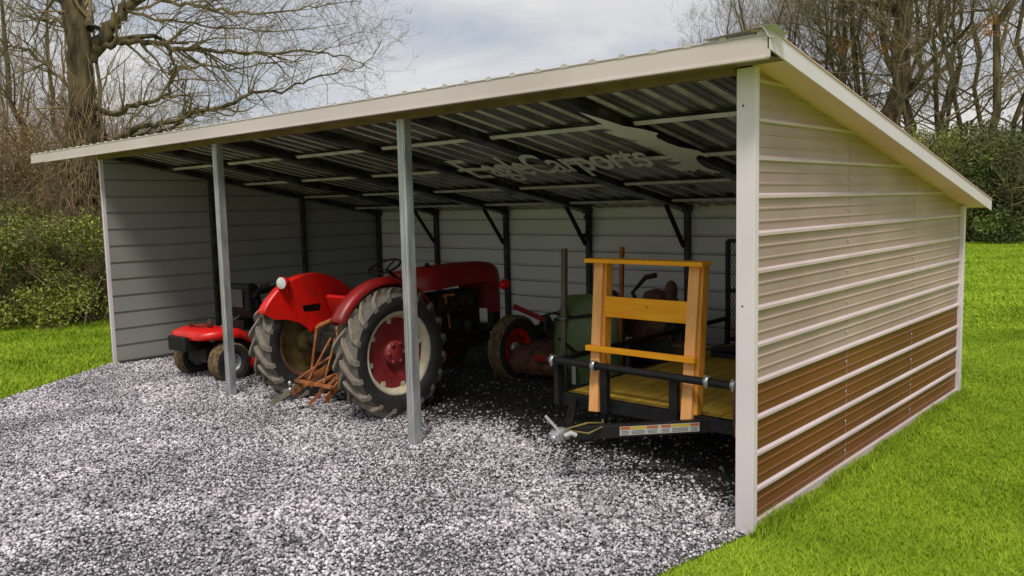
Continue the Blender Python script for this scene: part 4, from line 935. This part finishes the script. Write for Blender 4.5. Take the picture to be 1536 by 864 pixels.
# other trees: a handful of shapes, copied
def make_tree(seed, Ht, r0, fork, kids, bark='bark', twig='twig', lean=(0,0), up=.25, maxl=4, kfirst=.9, rmin=.05):
    R_ = np.random.default_rng(seed); out = []; n = 12
    t_ = np.linspace(0,1,n); p = np.stack([lean[0]*Ht*t_+R_.normal(0,.012*Ht,n)*np.minimum(1,t_*3), lean[1]*Ht*t_+R_.normal(0,.012*Ht,n)*np.minimum(1,t_*3), Ht*t_-.1],1)
    rad = r0*(1-.82*t_**1.2); out.append((p, rad))
    for i in range(kids[0]):
        tt = fork+(1-fork)*(i+R_.random())/kids[0]; j = min(int(tt*(n-1)), n-2); q = p[j]+(p[j+1]-p[j])*(tt*(n-1)-j)
        az = R_.uniform(0,2*PI); el = R_.uniform(.3,1.1); d = np.array([math.cos(az)*math.cos(el), math.sin(az)*math.cos(el), math.sin(el)])
        grow(out, q, d, Ht*R_.uniform(.25,.5)*kfirst*(1.15-.6*tt), rad[j]*R_.uniform(.26,.5), 1, maxl, R_, kids, up, .28)
    return out
def tree_proto(seed, label, cat, **k):
    rm = k.pop('rmin', .05); bk = k.pop('bark','bark'); tw = k.pop('twig','twig')
    e = empty('bare_tree', (0,0,0), 0, label, cat); split_tree('t', make_tree(seed, **k), e, bk, tw, rm); return e
def place(e, px, d, rz, s_, label, group=None, first=False, nm=None):
    o = e if first else copy_tree(e); q = gpos(px, d*1.4+10 if px > 1000 else d+2); s_ *= 1.62 if px > 1000 else 1; o.location = q; o.rotation_euler = (0,0,rz); o.scale = (s_,s_,s_); o['label'] = label
    if group: o['group'] = group
    return o
# left: pale leaning trees near the big one
A = tree_proto(11, '', 'tree', Ht=9, r0=.10, fork=.35, kids=(12,5,4,3,2), twig='twig', maxl=4)
place(A, 62, 17.5, .4, 1.0, 'slim grey tree leaning at the left edge, left of the vine-wrapped trunk', first=True); A.rotation_euler = (.0,-.30,1.4)
# wood behind, reddish
B1 = tree_proto(21, '', 'tree', Ht=11, r0=.12, fork=.25, kids=(20,5,5,3,2), bark='vine', twig='red_twig', maxl=4, rmin=.04)
B2 = tree_proto(22, '', 'tree', Ht=10, r0=.10, fork=.2, kids=(22,5,4,3,2), bark='twig', twig='red_twig', maxl=4, rmin=.04)
B3 = tree_proto(23, '', 'tree', Ht=12, r0=.15, fork=.3, kids=(16,6,4,4,2), bark='bark', twig='twig', maxl=4, rmin=.04)
protos = [B1,B2,B3]; used = [False]*3
lab3 = ['reddish bare tree in the wood behind the big vine-wrapped tree','slender reddish bare tree in the wood behind the big vine-wrapped tree','grey bare tree in the wood behind the big vine-wrapped tree']
rp_ = random.Random(5)
spots = []
for i in range(34):
    px = -60+i*20+rp_.uniform(-10,10); dd = rp_.uniform(24,44); s_ = rp_.uniform(.75,1.05)
    if px > 170: dd = rp_.uniform(36,52); s_ = rp_.uniform(.45,.68)*(1 if px < 400 else .82)
    spots.append((px,dd,s_))
for i,(px,dd,s_) in enumerate(spots):
    k = i % 3; place(protos[k], px, dd, rp_.uniform(0,6), s_, lab3[k], 'bare trees in the wood left of the shed', first=not used[k]); used[k] = True

# right: larger trees behind the shed
Rt = tree_proto(31, '', 'tree', Ht=15, r0=.42, fork=.28, kids=(20,8,6,5,3), up=.3, maxl=4, lean=(.02,.0), rmin=.07)
place(Rt, 1338, 31, 0, 1.0, 'thickest bare tree behind the shed on the right, dark upright trunk', first=True)
R2_ = tree_proto(32, '', 'tree', Ht=15, r0=.16, fork=.25, kids=(20,7,6,4,3), up=.3, maxl=4, lean=(.12,.05), rmin=.06)
R3_ = tree_proto(33, '', 'tree', Ht=14, r0=.105, fork=.22, kids=(22,7,6,4,2), up=.22, maxl=4, lean=(-.08,.05), rmin=.05)
rs_ = [(R2_,1300,33,2.2,1.0,'slanting grey tree just left of the thickest trunk'),(R3_,1375,30,.5,1.05,'slim pale trunk just right of the thickest trunk'),(R2_,1460,29,.2,1.0,'leaning bare tree near the right edge above the evergreens'),(R3_,1510,31,2.8,1.0,'slim tree at the far right edge of the picture'),(R3_,1235,34,4.0,.95,'small dark tree behind the upper roof corner'),(R2_,1150,38,3.3,.78,'wide low tree reaching left over the roof peak'),(R3_,1420,36,1.2,1.1,'twiggy tree between the thickest trunk and the leaning one'),(R3_,1185,36,5.3,.72,'twiggy tree directly above the roof corner'),(R2_,1540,34,5.0,1.0,'tall tree half cut by the right edge of the picture'),(R3_,1270,38,.9,1.0,'thin tree behind the orange leaf cluster')]
GR = [(R3_,1285,32,1.2,1.0),(R3_,1325,30,3.9,1.0),(R3_,1365,33,5.5,1.05),(R3_,1415,30,2.2,1.05),(R3_,1455,36,.6,1.05),(R3_,1515,33,4.4,1.0),(R3_,1225,37,3.1,.9),(R3_,1130,38,.2,.8),(R3_,1180,34,5.2,.8),(R3_,1110,40,2.0,.8),(R3_,1150,36,3.6,.85),(R3_,1200,40,.3,.95),(R3_,1245,33,4.9,.95),(R3_,1310,40,1.5,1.1),(R3_,1400,40,4.2,1.15),(R3_,1485,40,.7,1.15),(R3_,1080,44,1.0,.72)]
us = set()
for e,px,dd,rz,s_,lab in rs_:
    place(e, px, dd, rz, s_, lab, first=id(e) not in us); us.add(id(e))

for e,px,dd,rz,s_ in GR: place(e, px, dd, rz, s_, 'twiggy slender bare tree in the thicket behind the shed', 'slender bare trees behind the shed')
# leaves
def leaves_np(centers, rads, counts, size, R_):
    Vs = []
    for c_, rd, n in zip(centers, rads, counts):
        u_ = R_.normal(0,1,(n,3)); u_ /= np.linalg.norm(u_,axis=1,keepdims=True); rr_ = R_.random(n)**.45; p = np.array(c_)+u_*rr_[:,None]*np.array(rd); Vs.append(p)
    P = np.concatenate(Vs); P = P[P[:,2] > .02]; n = len(P); a = R_.normal(0,1,(n,3)); a /= np.linalg.norm(a,axis=1,keepdims=True); b_ = np.cross(a, R_.normal(0,1,(n,3))); b_ /= np.linalg.norm(b_,axis=1,keepdims=True)
    s_ = (R_.uniform(.5,1.2,n)*size)[:,None]; V = np.stack([P-a*s_, P-b_*s_*.45, P+a*s_, P+b_*s_*.45],1).reshape(-1,3); F = np.arange(4*n).reshape(n,4); return V, F
def shrub(seed, name, label, loc, wx, hz, n, size, leafm, stems=26, group=None, cat='shrub', twigm='twig', dense=1.0):
    R_ = np.random.default_rng(seed); e = empty(name, loc, 0, label, cat, group); out = []
    for i in range(stems):
        az = R_.uniform(0,2*PI); el = R_.uniform(.7,1.45); d = np.array([math.cos(az)*math.cos(el), math.sin(az)*math.cos(el), math.sin(el)])
        grow(out, np.array([R_.normal(0,wx*.25),R_.normal(0,wx*.2),0.]), d, hz*R_.uniform(.6,1.05), .02*hz/2, 1, 4, R_, (5,5,4,3,2), .2, .3)
    V, F = tubes_np(out, sides); npobj('stems', V, F, twigm, e, True)
    if n:
        nc = 46; cs = []; rd = []; ct = []
        for i in range(nc):
            a = R_.uniform(0,2*PI); q = R_.random()**.5; hh = R_.uniform(.08,.92); pr = math.sqrt(max(.05,1-(hh*.95)**2.2)); k = R_.uniform(.16,.34)
            cs.append((math.cos(a)*q*wx*pr, math.sin(a)*q*wx*.8*pr, hh*hz)); rd.append((wx*k,wx*k,hz*k*.7)); ct.append(int(n/nc*R_.uniform(.5,1.5)))
        V, F = leaves_np(cs, rd, ct, size, R_); npobj('foliage', V, F, leafm, e)
    return e
# left shrubs
shrub(41,'leafy_shrub','green leafy shrub touching the left wall of the shed', gpos(122,18.6), 1.4, 2.15, 11000, .036, 'leaf')
shrub(42,'leafy_shrub','wide green shrub in the middle of the left hedge row', gpos(58,19.2), 1.6, 2.2, 11000, .04, 'leaf')
shrub(43,'leafy_shrub','green shrub cut by the left edge of the picture', gpos(-12,19.4), 1.6, 2.1, 11000, .04, 'leaf')
shrub(44,'leafy_shrub','taller olive shrub behind the left hedge row', gpos(10,22.0), 1.7, 2.7, 8000, .045, 'leaf')
for i,(px,dd,s_) in enumerate(((-20,21,2.9),(30,22.5,3.2),(75,21.5,3.0),(110,23.5,3.5),(160,20.8,3.0),(205,23,3.1),(250,26,3.2))):
    shrub(50+i,'dry_thicket','brown tangle of dry stems growing behind the left shrubs', gpos(px,dd+2.5), 1.9, s_*1.55, 3200, .04, 'scrub', 40, 'dry brown thickets behind the left shrubs', 'thicket', 'vine')
# right evergreens
G = 'dark evergreen bushes beyond the right lawn'
lr = 'dark evergreen bush beyond the right lawn'
protoE = shrub(61,'evergreen_bush', lr, (0,0,0), 2.9, 4.4, 21000, .085, 'darkleaf', 44, G, 'bush', 'twig')
protoF = shrub(62,'evergreen_bush', lr, (0,0,0), 3.2, 3.7, 21000, .085, 'darkleaf', 44, G, 'bush', 'bark')
sp = [(1215,41,1.0),(1290,42,.98),(1365,41,1.02),(1430,42,.92),(1492,40,.98),(1550,41,1.1),(1140,43,1.0),(1060,45,1.0),(1600,42,1.1),(1395,45,1.15),(1470,46,1.15),(1330,46,1.15)]
for i,(px,dd,s_) in enumerate(sp):
    e = protoE if i % 2 == 0 else protoF; o = e if i < 2 else copy_tree(e); o.location = gpos(px,dd*1.06+1.5); o.rotation_euler = (0,0,rp_.uniform(0,6)); s_ *= 1.12; o.scale = (s_,s_,s_*rp_.uniform(.78,1.08))
shrub(71,'leafy_shrub','lighter green upright shrub standing right of the roof slope', gpos(1402,43), 1.8, 5.0, 12000, .07, 'leaf')
# hanging dead-leaf clusters
R7 = np.random.default_rng(77)
for px,py,d_,lab,sz in ((1322,44,51,'largest cluster of orange dead leaves in the thick tree',.7),(1268,68,54,'orange dead leaf cluster left of the thick tree',.6),(1488,42,49,'small orange dead leaf cluster near the right edge',.45)):
    dv = f+r2*((px-768)/1239.45)-u2*((py-432)/1239.45); q = CAM+dv*(d_/math.hypot(dv.x,dv.y))
    cs = [tuple(np.array(q)+R7.normal(0,sz*.7,3)) for _ in range(9)]; V, F = leaves_np(cs, [(sz*.5,)*3]*9, [42]*9, .06, R7); V = V-np.tile(np.array(q),(len(V),1)); o = npobj('dead_leaves', V, F, 'dryleaf'); o.location = q; tag(o, lab, 'leaves')
# far wood closing the horizon
R8 = np.random.default_rng(8); n = 60000; az = R8.uniform(-PI,PI,n); d_ = R8.uniform(62,80,n); hh = R8.random(n)**1.4*7*(.7+.3*np.sin(az*23)*np.sin(az*7+1)); P = np.stack([CAM.x+d_*np.sin(az), CAM.y+d_*np.cos(az), hh],1)
a = R8.normal(0,1,(n,3)); a[:,2] *= 2; a /= np.linalg.norm(a,axis=1,keepdims=True); b_ = np.cross(a,R8.normal(0,1,(n,3))); b_ /= np.linalg.norm(b_,axis=1,keepdims=True); s_ = R8.uniform(.3,.9,n)[:,None]
V = np.stack([P-a*s_,P-b_*s_*.3,P+a*s_,P+b_*s_*.3],1).reshape(-1,3); o = npobj('distant_wood', V, np.arange(4*n).reshape(n,4), 'scrub'); tag(o,'hazy brown far-off wood along the horizon','wood',kind='stuff')

# ------------------------------------------------------------------ light
SUN_EL, SUN_AZ = math.radians(58), math.radians(141)      # azimuth clockwise from +Y
sd_ = Vector((math.sin(SUN_AZ)*math.cos(SUN_EL), math.cos(SUN_AZ)*math.cos(SUN_EL), math.sin(SUN_EL)))
su = bpy.data.lights.new('sun', 'SUN'); su.energy = 2.4; su.angle = math.radians(14); su.color = (1,.96,.90)
so_ = bpy.data.objects.new('sun', su); C.objects.link(so_); so_.rotation_euler = sd_.to_track_quat('Z','Y').to_euler(); so_.location = (0,0,20)
wd = bpy.data.worlds.new('World'); bpy.context.scene.world = wd; wd.use_nodes = True; nt = wd.node_tree; N = nt.nodes; L = nt.links
bg = N['Background']; sky = N.new('ShaderNodeTexSky'); sky.sky_type = 'NISHITA'; sky.sun_disc = False; sky.sun_elevation = SUN_EL; sky.sun_rotation = SUN_AZ
tc = N.new('ShaderNodeTexCoord'); mp = N.new('ShaderNodeMapping'); mp.inputs['Scale'].default_value = (1,1,3.6); L.new(tc.outputs['Generated'], mp.inputs[0])
n1 = N.new('ShaderNodeTexNoise'); n1.inputs['Scale'].default_value = 2.6; n1.inputs['Detail'].default_value = 7; n1.inputs['Roughness'].default_value = .55; n1.inputs['Distortion'].default_value = .4; L.new(mp.outputs[0], n1.inputs['Vector'])
cr = N.new('ShaderNodeValToRGB'); e = cr.color_ramp.elements; e[0].position = .38; e[0].color = (4.1,4.6,5.3,1); e[1].position = .62; e[1].color = (7.7,7.4,7.2,1)
L.new(n1.outputs['Fac'], cr.inputs[0])
mx = N.new('ShaderNodeMix'); mx.data_type = 'RGBA'; mx.inputs[0].default_value = .88; L.new(sky.outputs[0], mx.inputs[6]); L.new(cr.outputs[0], mx.inputs[7]); L.new(mx.outputs[2], bg.inputs['Color']); bg.inputs['Strength'].default_value = .110
s = bpy.context.scene; s.view_settings.view_transform = 'Standard'; s.view_settings.look = 'None'; s.view_settings.exposure = 0; s.view_settings.gamma = 1
s.cycles.max_bounces = 8; s.cycles.diffuse_bounces = 5; s.cycles.transparent_max_bounces = 8
